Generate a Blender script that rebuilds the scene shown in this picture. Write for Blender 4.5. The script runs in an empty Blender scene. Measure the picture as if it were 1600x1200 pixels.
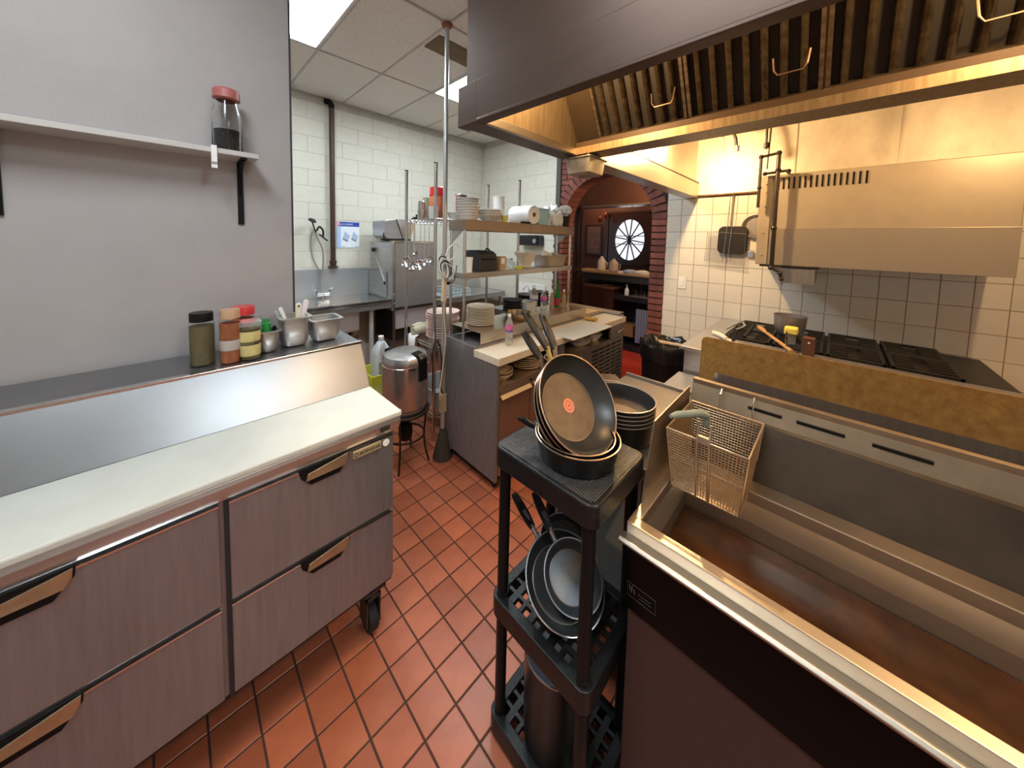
import bpy, bmesh, math, random
from mathutils import Matrix, Vector
random.seed(7)
PI = math.pi
SC = bpy.context.scene
COL = SC.collection

# ------------------------------------------------------------------ camera
FPX, PPX, PPY = 518.554, 773.618, 408.113          # focal length and optical centre in a 1600x1200 frame
CAM = Vector((0, 0, 1.8803))
RT = Vector((0.716058, -0.697715, 0.021315))
DN = Vector((-0.030223, -0.061496, -0.997650))
FW = Vector((0.697386, 0.713731, -0.065121))
cd = bpy.data.cameras.new('camera')
cam = bpy.data.objects.new('camera', cd); COL.objects.link(cam)
cd.sensor_fit = 'HORIZONTAL'; cd.sensor_width = 36
cd.lens = FPX * 36 / 1600
cd.shift_x = (800 - PPX) / 1600; cd.shift_y = -(600 - PPY) / 1600
cd.clip_start = 0.02; cd.clip_end = 60
m3 = Matrix((RT, -DN, -FW)).transposed()
cam.matrix_world = Matrix.Translation(CAM) @ m3.to_4x4()
SC.camera = cam

# ------------------------------------------------------------------ world and exposure
w = bpy.data.worlds.new('world'); SC.world = w; w.use_nodes = True
w.node_tree.nodes['Background'].inputs[0].default_value = (0.75, 0.85, 1.0, 1)
w.node_tree.nodes['Background'].inputs[1].default_value = 1.0
vs = SC.view_settings
vs.view_transform = 'Standard'; vs.look = 'None'; vs.exposure = 0.12; vs.gamma = 1.0
vs.use_curve_mapping = False
POWER_CEILING = 27.0      # emission strength of the troffer lenses
POWER_BULB = 30.0         # watts of each bulb under the hood

# ------------------------------------------------------------------ materials
MATS = {}
def mat(name, col, rough=0.5, metal=0.0, var=0.0, vscale=8.0, bump=0.0, bscale=40.0, rnd=0.0,
        stretch=None, trans=0.0, emit=0.0, col2=None, coat=0.0, ior=1.45, rvar=0.0, alpha=1.0):
    """principled material: object-space noise mixes col with col2, Object Info random shifts the value"""
    if name in MATS: return MATS[name]
    m = bpy.data.materials.new(name); m.use_nodes = True; MATS[name] = m
    nt = m.node_tree; N = nt.nodes; L = nt.links
    b = N['Principled BSDF']
    b.inputs['Base Color'].default_value = (*col, 1); b.inputs['Roughness'].default_value = rough
    b.inputs['Metallic'].default_value = metal; b.inputs['IOR'].default_value = ior
    b.inputs['Transmission Weight'].default_value = trans
    b.inputs['Coat Weight'].default_value = coat; b.inputs['Coat Roughness'].default_value = 0.15
    b.inputs['Alpha'].default_value = alpha
    if emit:
        b.inputs['Emission Color'].default_value = (*col, 1); b.inputs['Emission Strength'].default_value = emit
    vec = None
    if var or bump or rvar:
        tc = N.new('ShaderNodeTexCoord'); mp = N.new('ShaderNodeMapping')
        if stretch: mp.inputs['Scale'].default_value = stretch
        L.new(tc.outputs['Object'], mp.inputs['Vector']); vec = mp.outputs['Vector']
    last = None
    if var:
        nz = N.new('ShaderNodeTexNoise'); nz.inputs['Scale'].default_value = vscale
        nz.inputs['Detail'].default_value = 6; nz.inputs['Roughness'].default_value = 0.65
        L.new(vec, nz.inputs['Vector'])
        rp = N.new('ShaderNodeValToRGB')
        rp.color_ramp.elements[0].position = 0.5 - 0.2; rp.color_ramp.elements[1].position = 0.5 + 0.2
        c2 = col2 if col2 else tuple(c * (1 - var) for c in col)
        rp.color_ramp.elements[0].color = (*c2, 1); rp.color_ramp.elements[1].color = (*col, 1)
        L.new(nz.outputs['Fac'], rp.inputs['Fac']); last = rp.outputs['Color']
        L.new(last, b.inputs['Base Color'])
    if rnd:
        oi = N.new('ShaderNodeObjectInfo'); mr = N.new('ShaderNodeMapRange')
        mr.inputs['To Min'].default_value = 1 - rnd; mr.inputs['To Max'].default_value = 1 + rnd
        L.new(oi.outputs['Random'], mr.inputs['Value'])
        hs = N.new('ShaderNodeHueSaturation')
        if last: L.new(last, hs.inputs['Color'])
        else: hs.inputs['Color'].default_value = (*col, 1)
        L.new(mr.outputs['Result'], hs.inputs['Value']); L.new(hs.outputs['Color'], b.inputs['Base Color'])
    if rvar:
        nr = N.new('ShaderNodeTexNoise'); nr.inputs['Scale'].default_value = vscale * 0.8; nr.inputs['Detail'].default_value = 4
        L.new(vec, nr.inputs['Vector'])
        m2 = N.new('ShaderNodeMapRange'); m2.inputs['From Min'].default_value = 0.15; m2.inputs['From Max'].default_value = 0.85
        m2.inputs['To Min'].default_value = max(0.02, rough - rvar*.45); m2.inputs['To Max'].default_value = min(1, rough + rvar*.45)
        L.new(nr.outputs['Fac'], m2.inputs['Value']); L.new(m2.outputs['Result'], b.inputs['Roughness'])
    if bump:
        nb = N.new('ShaderNodeTexNoise'); nb.inputs['Scale'].default_value = bscale; nb.inputs['Detail'].default_value = 4
        L.new(vec, nb.inputs['Vector'])
        bp = N.new('ShaderNodeBump'); bp.inputs['Strength'].default_value = bump; bp.inputs['Distance'].default_value = 0.01
        L.new(nb.outputs['Fac'], bp.inputs['Height']); L.new(bp.outputs['Normal'], b.inputs['Normal'])
    return m

STEEL = mat('steel', (.58, .575, .565), .34, .82, var=.25, vscale=3, stretch=(1, 1, 14), rvar=.08)
STEEL_DULL = mat('steel_dull', (.30, .285, .295), .40, .65, var=.22, vscale=4, stretch=(14, 14, 1), rvar=.08)
STEEL_SCRATCH = mat('steel_scratch', (.27, .258, .262), .45, .55, var=.35, vscale=5, stretch=(1, 9, 1.2), rvar=.08, col2=(.20, .188, .19))
STEEL_HOOD = mat('steel_hood', (.100, .064, .048), .42, .6, var=.2, vscale=2, stretch=(1, 1, 6), rvar=.06)
STEEL_BRIGHT = mat('steel_bright', (.74, .74, .73), .18, 1, rvar=.06, vscale=4)
STEEL_WARM = mat('steel_warm', (.58, .51, .42), .36, .95, var=.12, vscale=2.5, rvar=.06)
STEEL_GREASE = mat('steel_grease', (.40, .31, .19), .42, .75, var=.4, vscale=7, stretch=(9, 9, .8), col2=(.24, .165, .09), rvar=.12)
CHROME = mat('chrome', (.78, .78, .80), .10, 1)
WIRE = mat('wire_chrome', (.66, .66, .67), .22, 1)
FILTER = mat('filter_metal', (.25, .19, .125), .38, .8, var=.5, vscale=6, stretch=(2, 2, 8), col2=(.075, .05, .03))
FILTER_DARK = mat('filter_gap', (.02, .016, .012), .6)
IRON = mat('black_iron', (.018, .017, .016), .45, .3, bump=.2, bscale=60)
PIPE = mat('pipe_iron', (.030, .023, .019), .42, .35, var=.4, vscale=14)
BLACK = mat('black_plastic', (.008, .008, .0085), .34, ior=1.22)
BLACK_DUSTY = mat('black_plastic_dusty', (.013, .013, .0135), .36, var=.5, vscale=30, col2=(.006, .006, .006), bump=.15, bscale=120, ior=1.35)
BLACK_SOFT = mat('black_soft', (.02, .02, .021), .6)
NONSTICK = mat('nonstick', (.022, .021, .020), .34)
NONSTICK_OUT = mat('pan_outside', (.007, .007, .007), .32, ior=1.35)
PAN_BASE = mat('pan_base_worn', (.20, .135, .082), .40, .3, var=.35, vscale=14, rvar=.06)
RIM = mat('pan_rim', (.52, .38, .28), .3, .9)
HANDLE_GREY = mat('handle_grey', (.030, .025, .021), .42, ior=1.35)
WHITE = mat('white_gloss', (.80, .80, .78), .22, coat=.3)
WHITE_MATTE = mat('white_matte', (.84, .84, .83), .6)
CERAMIC = mat('ceramic_white', (.80, .78, .74), .15, coat=.4)
CERAMIC_CREAM = mat('ceramic_cream', (.72, .60, .44), .2, coat=.4)
CERAMIC_PINK = mat('ceramic_pink', (.78, .56, .50), .2, coat=.4)
CERAMIC_GREY = mat('ceramic_grey', (.50, .49, .46), .25, coat=.2)
BOARD = mat('cutting_board', (.60, .60, .54), .45, var=.12, vscale=5, bump=.05, bscale=80)
BOARD_TAN = mat('cutting_board_tan', (.70, .63, .50), .45, var=.12, vscale=5, bump=.05, bscale=80)
BRASS = mat('handle_brass', (.52, .42, .27), .36, .9, var=.2, vscale=20)
RUBBER = mat('rubber', (.014, .013, .012), .7)
CASTER = mat('caster_metal', (.10, .09, .085), .5, .7, var=.4, vscale=20)
KICK = mat('dark_base', (.013, .012, .012), .6)
GLASS = mat('glass', (.93, .95, .95), .04, trans=1.0, ior=1.33)
THIN_CLEAR = mat('thin_clear', (.96, .96, .95), .03, trans=1.0, ior=1.04)
PLASTIC_CLEAR = mat('clear_plastic', (.86, .89, .90), .18, trans=.82, ior=1.2)
PLASTIC_MILK = mat('milky_plastic', (.72, .76, .78), .4, trans=.35, ior=1.2)
RED = mat('red_plastic', (.60, .03, .035), .28, coat=.3)
RED_FOOD = mat('red_food', (.48, .07, .03), .6, var=.7, vscale=45, col2=(.55, .22, .08))
ORANGE_FOOD = mat('orange_spice', (.42, .13, .05), .6, var=.4, vscale=30)
YELLOW_FOOD = mat('yellow_label', (.66, .55, .22), .5, var=.3, vscale=20)
OLIVE = mat('olive_fill', (.16, .13, .06), .5, var=.4, vscale=25)
GREEN = mat('green_plastic', (.02, .22, .05), .35)
GREEN_GLASS = mat('green_glass', (.03, .30, .05), .08, trans=.5)
YELLOW_CRATE = mat('crate_yellow', (.62, .62, .05), .45)
YELLOW = mat('yellow_plastic', (.80, .66, .10), .4)
PAPER = mat('paper_white', (.86, .87, .87), .8, bump=.1, bscale=60)
CARD = mat('cardboard', (.48, .31, .17), .75)
FILTERPAPER = mat('coffee_filter_paper', (.66, .60, .50), .8)
BAG = mat('white_bag', (.82, .84, .83), .4, trans=.15, bump=.6, bscale=14, ior=1.2)
BLUE_LIGHT = mat('light_blue_plastic', (.36, .66, .74), .45)
BLUE = mat('blue_print', (.03, .07, .42), .5)
CORD_CREAM = mat('cord_cream', (.62, .50, .34), .5)
CORD_WHITE = mat('cord_white', (.70, .70, .70), .45)
WOOD = mat('wood_handle', (.55, .29, .11), .5, var=.3, vscale=12, stretch=(1, 6, 6))
WOOD_DARK = mat('dark_wood', (.040, .014, .011), .35, var=.4, vscale=6, stretch=(6, 6, 1), coat=.3)
WOOD_BAR = mat('bar_wood', (.085, .030, .020), .4, var=.4, vscale=6, stretch=(1, 1, 6))
RUSTY = mat('browned_steel', (.43, .265, .085), .5, .35, var=.6, vscale=26, col2=(.23, .125, .038), bump=.15, bscale=50, rvar=.1)
MAROON = mat('maroon_panel', (.066, .036, .032), .45, .0, var=.25, vscale=80)
GLOSS_BLACK = mat('gloss_black', (.003, .003, .003), .25, ior=1.16)
OIL = mat('used_oil', (.085, .028, .008), .14, ior=1.28, var=.6, vscale=5, col2=(.020, .008, .003))
STOOL = mat('stool_iron', (.030, .022, .018), .45, .5, var=.4, vscale=20)
BOARD_BLACK = mat('slate_black', (.02, .02, .022), .3)

# surfaces
M_FLOOR = mat('quarry_tile', (.385, .118, .058), .34, var=.30, vscale=5, rnd=.16, bump=.10, bscale=25, rvar=.12, col2=(.285, .080, .040))
M_GROUT = mat('dark_grout', (.060, .030, .024), .8, var=.4, vscale=30)
M_BLOCK = mat('painted_block', (.70, .68, .59), .55, var=.08, vscale=10, rnd=.008, bump=.25, bscale=60)
M_MORTAR = mat('painted_mortar', (.58, .555, .475), .7, var=.25, vscale=6)
M_TILE = mat('glazed_tile', (.70, .675, .61), .22, var=.06, vscale=6, rnd=.03, coat=.2)
M_TGROUT = mat('tile_grout', (.36, .30, .23), .8, var=.4, vscale=9)
M_BRICK = mat('red_brick', (.255, .082, .062), .75, var=.45, vscale=12, rnd=.25, bump=.5, bscale=50)
M_BMORTAR = mat('brick_mortar', (.045, .030, .026), .9)
M_PART = mat('grey_wallboard', (.40, .372, .365), .5, var=.10, vscale=3, bump=.08, bscale=90)
M_CPANEL = mat('ceiling_panel', (.86, .83, .77), .9, var=.10, vscale=70, rnd=.02, bump=.3, bscale=150, col2=(.70, .66, .60))
M_TBAR = mat('ceiling_bar', (.62, .60, .55), .5, var=.3, vscale=5)
M_WALLPLAIN = mat('plain_wall', (.60, .58, .53), .6, var=.1, vscale=4)
M_BARWALL = mat('bar_wall', (.105, .042, .032), .6, var=.2, vscale=3)
M_CARPET = mat('red_carpet', (.62, .045, .022), .85, var=.35, vscale=60, bump=.4, bscale=200)
M_SOFFIT = mat('bar_soffit', (.16, .075, .055), .55, var=.15, vscale=3)

# ------------------------------------------------------------------ mesh building
class MB:
    def __init__(s): s.v = []; s.f = []
    def add(s, vs, fs):
        o = len(s.v); s.v += [Vector(p) for p in vs]; s.f += [tuple(i + o for i in f) for f in fs]; return s
    def box(s, x0, y0, z0, x1, y1, z1):
        x0, x1 = min(x0, x1), max(x0, x1); y0, y1 = min(y0, y1), max(y0, y1); z0, z1 = min(z0, z1), max(z0, z1)
        return s.add([(x0,y0,z0),(x1,y0,z0),(x1,y1,z0),(x0,y1,z0),(x0,y0,z1),(x1,y0,z1),(x1,y1,z1),(x0,y1,z1)],
                     [(3,2,1,0),(4,5,6,7),(0,1,5,4),(1,2,6,5),(2,3,7,6),(3,0,4,7)])
    def prism(s, poly, ext):
        n = len(poly); e = Vector(ext); P = [Vector(p) for p in poly]
        nrm = Vector((0,0,0))
        for i in range(n): nrm += P[i].cross(P[(i+1) % n])
        if nrm.dot(e) > 0: P.reverse()
        return s.add(P + [p + e for p in P], [tuple(range(n)), tuple(range(2*n-1, n-1, -1))] +
                     [(i, i+n, (i+1) % n + n, (i+1) % n) for i in range(n)])
    def cyl(s, p0, p1, r0, r1=None, n=16, caps=True):
        r1 = r0 if r1 is None else r1
        p0, p1 = Vector(p0), Vector(p1); a = (p1 - p0).normalized()
        u = a.orthogonal().normalized(); t = a.cross(u)
        vs = []
        for p, r in ((p0, r0), (p1, r1)):
            for k in range(n):
                an = 2*PI*k/n; vs.append(p + (u*math.cos(an) + t*math.sin(an))*r)
        fs = [(k, (k+1) % n, (k+1) % n + n, k+n) for k in range(n)]
        if caps: fs += [tuple(range(n-1, -1, -1)), tuple(range(n, 2*n))]
        return s.add(vs, fs)
    def tube(s, pts, r, n=8, closed=False):
        P = [Vector(p) for p in pts]; m = len(P); vs = []; up = None
        rr = r if isinstance(r, (list, tuple)) else [r]*m
        for i in range(m):
            if closed: d = P[(i+1) % m] - P[i-1]
            else: d = P[min(i+1, m-1)] - P[max(i-1, 0)]
            d.normalize()
            if up is None: up = d.orthogonal().normalized()
            up = (up - d*up.dot(d))
            up = up.normalized() if up.length > 1e-6 else d.orthogonal().normalized()
            t = d.cross(up)
            for k in range(n):
                an = 2*PI*k/n; vs.append(P[i] + (up*math.cos(an) + t*math.sin(an))*rr[i])
        fs = []
        for i in range(m if closed else m-1):
            j = (i+1) % m
            fs += [(i*n+k, i*n+(k+1) % n, j*n+(k+1) % n, j*n+k) for k in range(n)]
        if not closed: fs += [tuple(range(n-1, -1, -1)), tuple(range((m-1)*n, m*n))]
        return s.add(vs, fs)
    def lathe(s, prof, c=(0,0,0), n=32):
        c = Vector(c); vs = []; rings = []
        for r, z in prof:
            if r < 1e-6: rings.append([len(vs)]); vs.append(c + Vector((0,0,z)))
            else:
                rings.append(list(range(len(vs), len(vs)+n)))
                vs += [c + Vector((r*math.cos(2*PI*k/n), r*math.sin(2*PI*k/n), z)) for k in range(n)]
        fs = []
        for a, b in zip(rings, rings[1:]):
            for k in range(n):
                q = (k+1) % n
                if len(a) == 1 and len(b) == 1: continue
                if len(a) == 1: fs.append((a[0], b[q], b[k]))
                elif len(b) == 1: fs.append((a[k], a[q], b[0]))
                else: fs.append((a[k], a[q], b[q], b[k]))
        return s.add(vs, fs)
    def rrect(s, cx, cy, w, d, r, z0, z1, n=5, taper=1.0):
        pts = []
        for (sx, sy, a0) in ((1,1,0),(-1,1,PI/2),(-1,-1,PI),(1,-1,1.5*PI)):
            for k in range(n+1):
                a = a0 + PI/2*k/n
                pts.append((sx*(w/2-r) + r*math.cos(a), sy*(d/2-r) + r*math.sin(a)))
        m = len(pts)
        vs = [(cx+x*taper, cy+y*taper, z0) for x, y in pts] + [(cx+x, cy+y, z1) for x, y in pts]
        return s.add(vs, [tuple(range(m-1,-1,-1)), tuple(range(m, 2*m))] + [(k,(k+1)%m,(k+1)%m+m,k+m) for k in range(m)])
    def shell(s, cx, cy, rings, n=5, floor=True):
        """open pan: rings of (w,d,r,z) from outside bottom, up, over the rim, to the inside bottom"""
        o = len(s.v); R = []
        for (w, d, r, z) in rings:
            pts = []
            for (sx, sy, a0) in ((1,1,0),(-1,1,PI/2),(-1,-1,PI),(1,-1,1.5*PI)):
                for k in range(n+1):
                    a = a0 + PI/2*k/n
                    pts.append((cx + sx*(w/2-r) + r*math.cos(a), cy + sy*(d/2-r) + r*math.sin(a), z))
            R.append(pts)
        m = len(R[0]); vs = [p for q in R for p in q]
        fs = [(i*m+k, i*m+(k+1)%m, (i+1)*m+(k+1)%m, (i+1)*m+k) for i in range(len(R)-1) for k in range(m)]
        fs.append(tuple(range(m-1,-1,-1)))
        if floor: fs.append(tuple(range((len(R)-1)*m, len(R)*m)))
        return s.add(vs, fs)
    def xf(s, M):
        s.v = [M @ p for p in s.v]; return s
    def mesh(s, name, m, smooth=False, ang=35):
        me = bpy.data.meshes.new(name); me.from_pydata([tuple(p) for p in s.v], [], s.f); me.update()
        if m: me.materials.append(m)
        if smooth:
            me.polygons.foreach_set('use_smooth', [True]*len(me.polygons))
            me.set_sharp_from_angle(angle=math.radians(ang))
        return me
    def build(s, name, m, parent=None, smooth=False, bevel=0, ang=35, origin=None):
        """link as one object; coordinates are world, a parent's base is subtracted"""
        if parent is not None: off = wloc(parent)
        elif origin is not None: off = Vector(origin)
        else:
            xs = [p.x for p in s.v]; ys = [p.y for p in s.v]; zs = [p.z for p in s.v]
            off = Vector(((min(xs)+max(xs))/2, (min(ys)+max(ys))/2, min(zs)))
        s.v = [p - off for p in s.v]
        o = bpy.data.objects.new(name, s.mesh(name, m, smooth, ang)); COL.objects.link(o)
        if parent is not None: o.parent = parent
        else: o.location = off
        if bevel:
            b = o.modifiers.new('bevel', 'BEVEL'); b.width = bevel; b.segments = 2; b.limit_method = 'ANGLE'; b.angle_limit = math.radians(40)
        return o
def wloc(o):
    l = Vector((0,0,0))
    while o is not None: l = l + o.location; o = o.parent
    return l
def tag(o, label=None, cat=None, group=None, kind=None):
    if label: o['label'] = label
    if cat: o['category'] = cat
    if group: o['group'] = group
    if kind: o['kind'] = kind
    return o
def thing(name, label, cat, loc=(0,0,0), group=None):
    o = bpy.data.objects.new(name, None); COL.objects.link(o); o.location = loc; o.empty_display_size = .05
    return tag(o, label, cat, group)
def struct(name, loc=(0,0,0)):
    o = bpy.data.objects.new(name, None); COL.objects.link(o); o.location = loc
    return tag(o, kind='structure')
def inst(name, me, loc, parent=None, rz=0):
    o = bpy.data.objects.new(name, me); COL.objects.link(o)
    if parent is not None: o.parent = parent
    o.location = loc; o.rotation_euler = (0, 0, rz)
    return o
def clone(root, loc=None, label=None, group=None, rz=None):
    r = root.copy(); COL.objects.link(r)
    if loc is not None: r.location = loc
    if rz is not None: r.rotation_euler = (0,0,rz)
    if label: r['label'] = label
    if group: r['group'] = group
    for ch in list(root.children):
        c = ch.copy(); COL.objects.link(c); c.parent = r
        for g in list(ch.children):
            d = g.copy(); COL.objects.link(d); d.parent = c
    return r
def bx(x0,y0,z0,x1,y1,z1): return MB().box(x0,y0,z0,x1,y1,z1)
def frame_to(center, normal, xdir):
    """matrix: local z -> normal, local x -> xdir laid into the plane"""
    n = Vector(normal).normalized(); x = Vector(xdir); x = (x - n*x.dot(n)).normalized(); y = n.cross(x)
    return Matrix.Translation(Vector(center)) @ Matrix((x, y, n)).transposed().to_4x4()
def ordinal(k): return ['topmost','second from the top','third from the top','fourth from the top','fifth from the top','sixth from the top','seventh from the top','eighth from the top','ninth from the top','tenth from the top','eleventh from the top','twelfth from the top'][k]
def text_mesh(txt, size, depth, m, name):
    cu = bpy.data.curves.new(name, 'FONT'); cu.body = txt; cu.size = size; cu.extrude = depth; cu.align_x = 'CENTER'; cu.align_y = 'CENTER'
    o = bpy.data.objects.new(name, cu); COL.objects.link(o)
    dg = bpy.context.evaluated_depsgraph_get(); dg.update()
    me = bpy.data.meshes.new_from_object(o.evaluated_get(dg)); bpy.data.objects.remove(o); bpy.data.curves.remove(cu)
    me.name = name; me.materials.clear(); me.materials.append(m); return me
def place_text(txt, size, m, name, parent, center, normal, xdir, depth=.0006, sx=1.0):
    me = text_mesh(txt, size, depth, m, name); o = bpy.data.objects.new(name, me); COL.objects.link(o)
    o.parent = parent; M = frame_to(Vector(center) - wloc(parent), normal, xdir) @ Matrix.Diagonal((sx,1,1,1))
    o.matrix_local = M; return o
def smooth_path(pts, k=6):
    P = [Vector(p) for p in pts]; out = []
    for i in range(len(P)-1):
        p0 = P[max(i-1,0)]; p1 = P[i]; p2 = P[i+1]; p3 = P[min(i+2,len(P)-1)]
        for t in range(k):
            u = t/k
            out.append(0.5*((2*p1) + (p2-p0)*u + (2*p0-5*p1+4*p2-p3)*u*u + (3*p1-p0-3*p2+p3)*u**3))
    out.append(P[-1]); return out

# ================================================================== the setting
XW, YW, ZC = 4.07, 4.52, 3.58        # right wall, back wall, ceiling
X0, Y0 = -1.9, -2.6                  # far sides behind the camera
TP = 0.145                           # floor tile pitch

def chamfer_piece(w, h, d, c):
    """slab lying in XY, top face at z=0, chamfered edge c, depth d"""
    a, b = w/2, h/2
    m = MB(); m.add([(-a,-b,-d),(a,-b,-d),(a,b,-d),(-a,b,-d),(-a,-b,-c),(a,-b,-c),(a,b,-c),(-a,b,-c),
                     (-a+c,-b+c,0),(a-c,-b+c,0),(a-c,b-c,0),(-a+c,b-c,0)],
                    [(8,9,10,11)] + [(i,(i+1)%4,(i+1)%4+4,i+4) for i in range(4)] + [(i+4,(i+1)%4+4,(i+1)%4+8,i+8) for i in range(4)])
    return m
def to_px(P):
    v = Vector(P) - CAM; z = v.dot(FW)
    if z < .05: return None
    return PPX + FPX*v.dot(RT)/z, PPY + FPX*v.dot(DN)/z
def hidden(P, boxes):
    d = Vector(P) - CAM
    for b in boxes:
        t0, t1 = 0.0, 0.999
        for k in range(3):
            if abs(d[k]) < 1e-9: continue
            a = (b[k]-CAM[k])/d[k]; e = (b[k+3]-CAM[k])/d[k]
            t0 = max(t0, min(a, e)); t1 = min(t1, max(a, e))
        if t0 < t1: return True
    return False

# ---- floor
floor = bx(X0, Y0, -.05, XW+.27, YW, -.004).build('floor', M_GROUT); tag(floor, kind='structure')
tile_me = chamfer_piece(TP-.0068, TP-.0068, .007, .0018).mesh('floor_tile', M_FLOOR)
OCC = [(-1.2,1.365,.26,.73,2.15,1.09),(1.66,1.655,.06,3.72,2.3,1.0),(.985,-1.5,.1,1.6,.40,1.02),(-1.9,2.15,0,.497,2.25,3.5)]
cand = []; rest = MB()
for i in range(-18, 27):
    for j in range(-26, 28):
        cx = (i+.5+4.310)*TP; cy = (9.621-j-.5)*TP
        if not (X0 < cx < XW+.25 and Y0 < cy < YW): continue
        q = to_px((cx, cy, 0)); a = 0
        if q and -20 < q[0] < 1620 and 300 < q[1] < 1260 and not hidden((cx,cy,0), OCC):
            z = (Vector((cx,cy,0))-CAM).dot(FW); a = 1/z**3
            if not 320 < q[0] < 1280: a *= .2
        cand.append((a, cx, cy))
cand.sort(reverse=True)
fl = wloc(floor)
for k, (a, cx, cy) in enumerate(cand):
    if k < 300 and a > 0: inst('floor_tile', tile_me, Vector((cx,cy,0))-fl, floor)
    else:
        p = chamfer_piece(TP-.0068, TP-.0068, .007, .0018); p.xf(Matrix.Translation((cx,cy,0))); rest.add(p.v, p.f)
tag(rest.build('distant_floor_tiles', M_FLOOR, floor), kind='stuff')

# ---- back wall of painted blocks
wb = struct('wall_back', (1.2, YW, 0))
bx(X0, YW+.004, 0, XW+.3, YW+.2, ZC).build('mortar', M_MORTAR, wb)
BW, BH = .405, .2
blk = chamfer_piece(BW-.004, BH-.004, .016, .0022).mesh('block', M_BLOCK)
RX = Matrix.Rotation(PI/2, 4, 'X')                 # slab faces -Y
RY = Matrix.Rotation(-PI/2, 4, 'Y')                # slab faces -X
def wall_piece(name, me, M, parent):
    o = bpy.data.objects.new(name, me); COL.objects.link(o); o.parent = parent
    o.matrix_local = Matrix.Translation(-wloc(parent)) @ M; return o
for r in range(14):
    z = .885 + .2*r + .1
    if z + .1 > ZC + .02: continue
    for c in range(10):
        x = .2 + BW*c + (BW/2 if r % 2 else 0)
        if x - BW/2 > XW - .03: continue
        if x + BW/2 > XW + .02:
            w1 = XW - (x - BW/2)
            wall_piece('block', chamfer_piece(w1-.004, BH-.004, .016, .0022).mesh('block', M_BLOCK), Matrix.Translation((x-BW/2+w1/2, YW, z)) @ RX, wb); continue
        wall_piece('block', blk, Matrix.Translation((x, YW, z)) @ RX, wb)
# ---- right wall: blocks, brick arch, glazed tiles
wr = struct('wall_right', (XW, 2.0, 0))
bx(XW+.004, 2.94, 0, XW+.27, YW+.2, ZC).build('mortar', M_MORTAR, wr)
for r in range(14):
    z = .885 + .2*r + .1
    if z + .1 > ZC + .02: continue
    for c in range(4):
        y = YW - BW*(c+.5) - (0 if r % 2 else -BW/2)
        if y - BW/2 < 2.88: continue
        if y + BW/2 > YW + .01:
            wall_piece('block', chamfer_piece(BW/2-.004, BH-.004, .016, .0022).mesh('block', M_BLOCK), Matrix.Translation((XW, y-BW/4, z)) @ RY @ Matrix.Rotation(PI/2, 4, 'Z'), wr); continue
        wall_piece('block', blk, Matrix.Translation((XW, y, z)) @ RY @ Matrix.Rotation(PI/2, 4, 'Z'), wr)
    y1 = 2.90; y2 = YW - BW*(4 if r % 2 else 3.5)
    if y2 > y1 + .03:
        p = chamfer_piece(y2-y1-.004, BH-.004, .016, .0022).mesh('block', M_BLOCK)
        wall_piece('block', p, Matrix.Translation((XW, (y1+y2)/2, z)) @ RY @ Matrix.Rotation(PI/2, 4, 'Z'), wr)
bx(XW+.006, Y0, 0, XW+.27, 1.37, ZC).build('tile_grout', M_TGROUT, wr)
TW, TH = .148, .18
tme = chamfer_piece(TW-.0035, TH-.0035, .010, .0015).mesh('wall_tile', M_TILE)
n = 0
for r in range(12):
    z = 2.37 - TH*(r+.5)
    for c in range(17):
        y = .997 + TW*(2.0-c)
        if y > 1.37: continue
        if r > 8 and y < .6: continue
        wall_piece('wall_tile', tme, Matrix.Translation((XW, y, z)) @ RY @ Matrix.Rotation(PI/2, 4, 'Z'), wr)
    p = chamfer_piece(1.37-(.997+TW*2.5)-.003, TH-.0035, .010, .0015)
    if 1.37-(.997+TW*2.5) > .02:
        wall_piece('wall_tile', p.mesh('wall_tile', M_TILE), Matrix.Translation((XW, (1.37+.997+TW*2.5)/2, z)) @ RY @ Matrix.Rotation(PI/2, 4, 'Z'), wr)
tmw = chamfer_piece(.19, TH-.0035, .010, .0015).mesh('wall_tile', M_TILE)
for r in range(2):            # two more courses beside the arch, above the hood line
    for y in (1.27, 1.08):
        wall_piece('wall_tile', tmw, Matrix.Translation((XW, y, 2.37+TH*(r+.5))) @ RY @ Matrix.Rotation(PI/2, 4, 'Z'), wr)
# arch
AC, AZ, AR, RING = 2.15, 2.15, .62, .165
core = MB(); T0, T1 = XW+.012, XW+.262
core.box(T0, AC+AR+.01, 0, T1, 2.94, AZ); core.box(T0, 1.37, 0, T1, AC-AR-.01, AZ)
NA = 28
for k in range(NA):
    a0, a1 = PI*k/NA, PI*(k+1)/NA; rr = AR+.01
    ya, za, yb, zb = AC+rr*math.cos(a0), AZ+rr*math.sin(a0), AC+rr*math.cos(a1), AZ+rr*math.sin(a1)
    core.prism([(T0,ya,za),(T0,yb,zb),(T0,yb,ZC),(T0,ya,ZC)], (T1-T0,0,0))
core.box(T0, AC+AR+.01, AZ, T1, 2.94, ZC); core.box(T0, 1.37, AZ, T1, AC-AR-.01, ZC)
core.build('brick_mortar', M_BMORTAR, wr)
def brick_mesh(w, h, d):       # x depth, y width, z height, centred
    m = MB().box(-d/2,-w/2,-h/2,d/2,w/2,h/2)
    for p in m.v: p += Vector((random.uniform(-.002,.002),)*3)
    return m.mesh('brick', M_BRICK)
jb = brick_mesh(RING+.006, .062, .27)
for s in (-1, 1):
    for k in range(28):
        wall_piece('brick', jb, Matrix.Translation((XW+.135+random.uniform(-.003,.003), AC+s*(AR+RING/2), .04+.077*k)), wr)
NB = 25
rb = brick_mesh(RING+.006, .072, .27)
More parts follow.
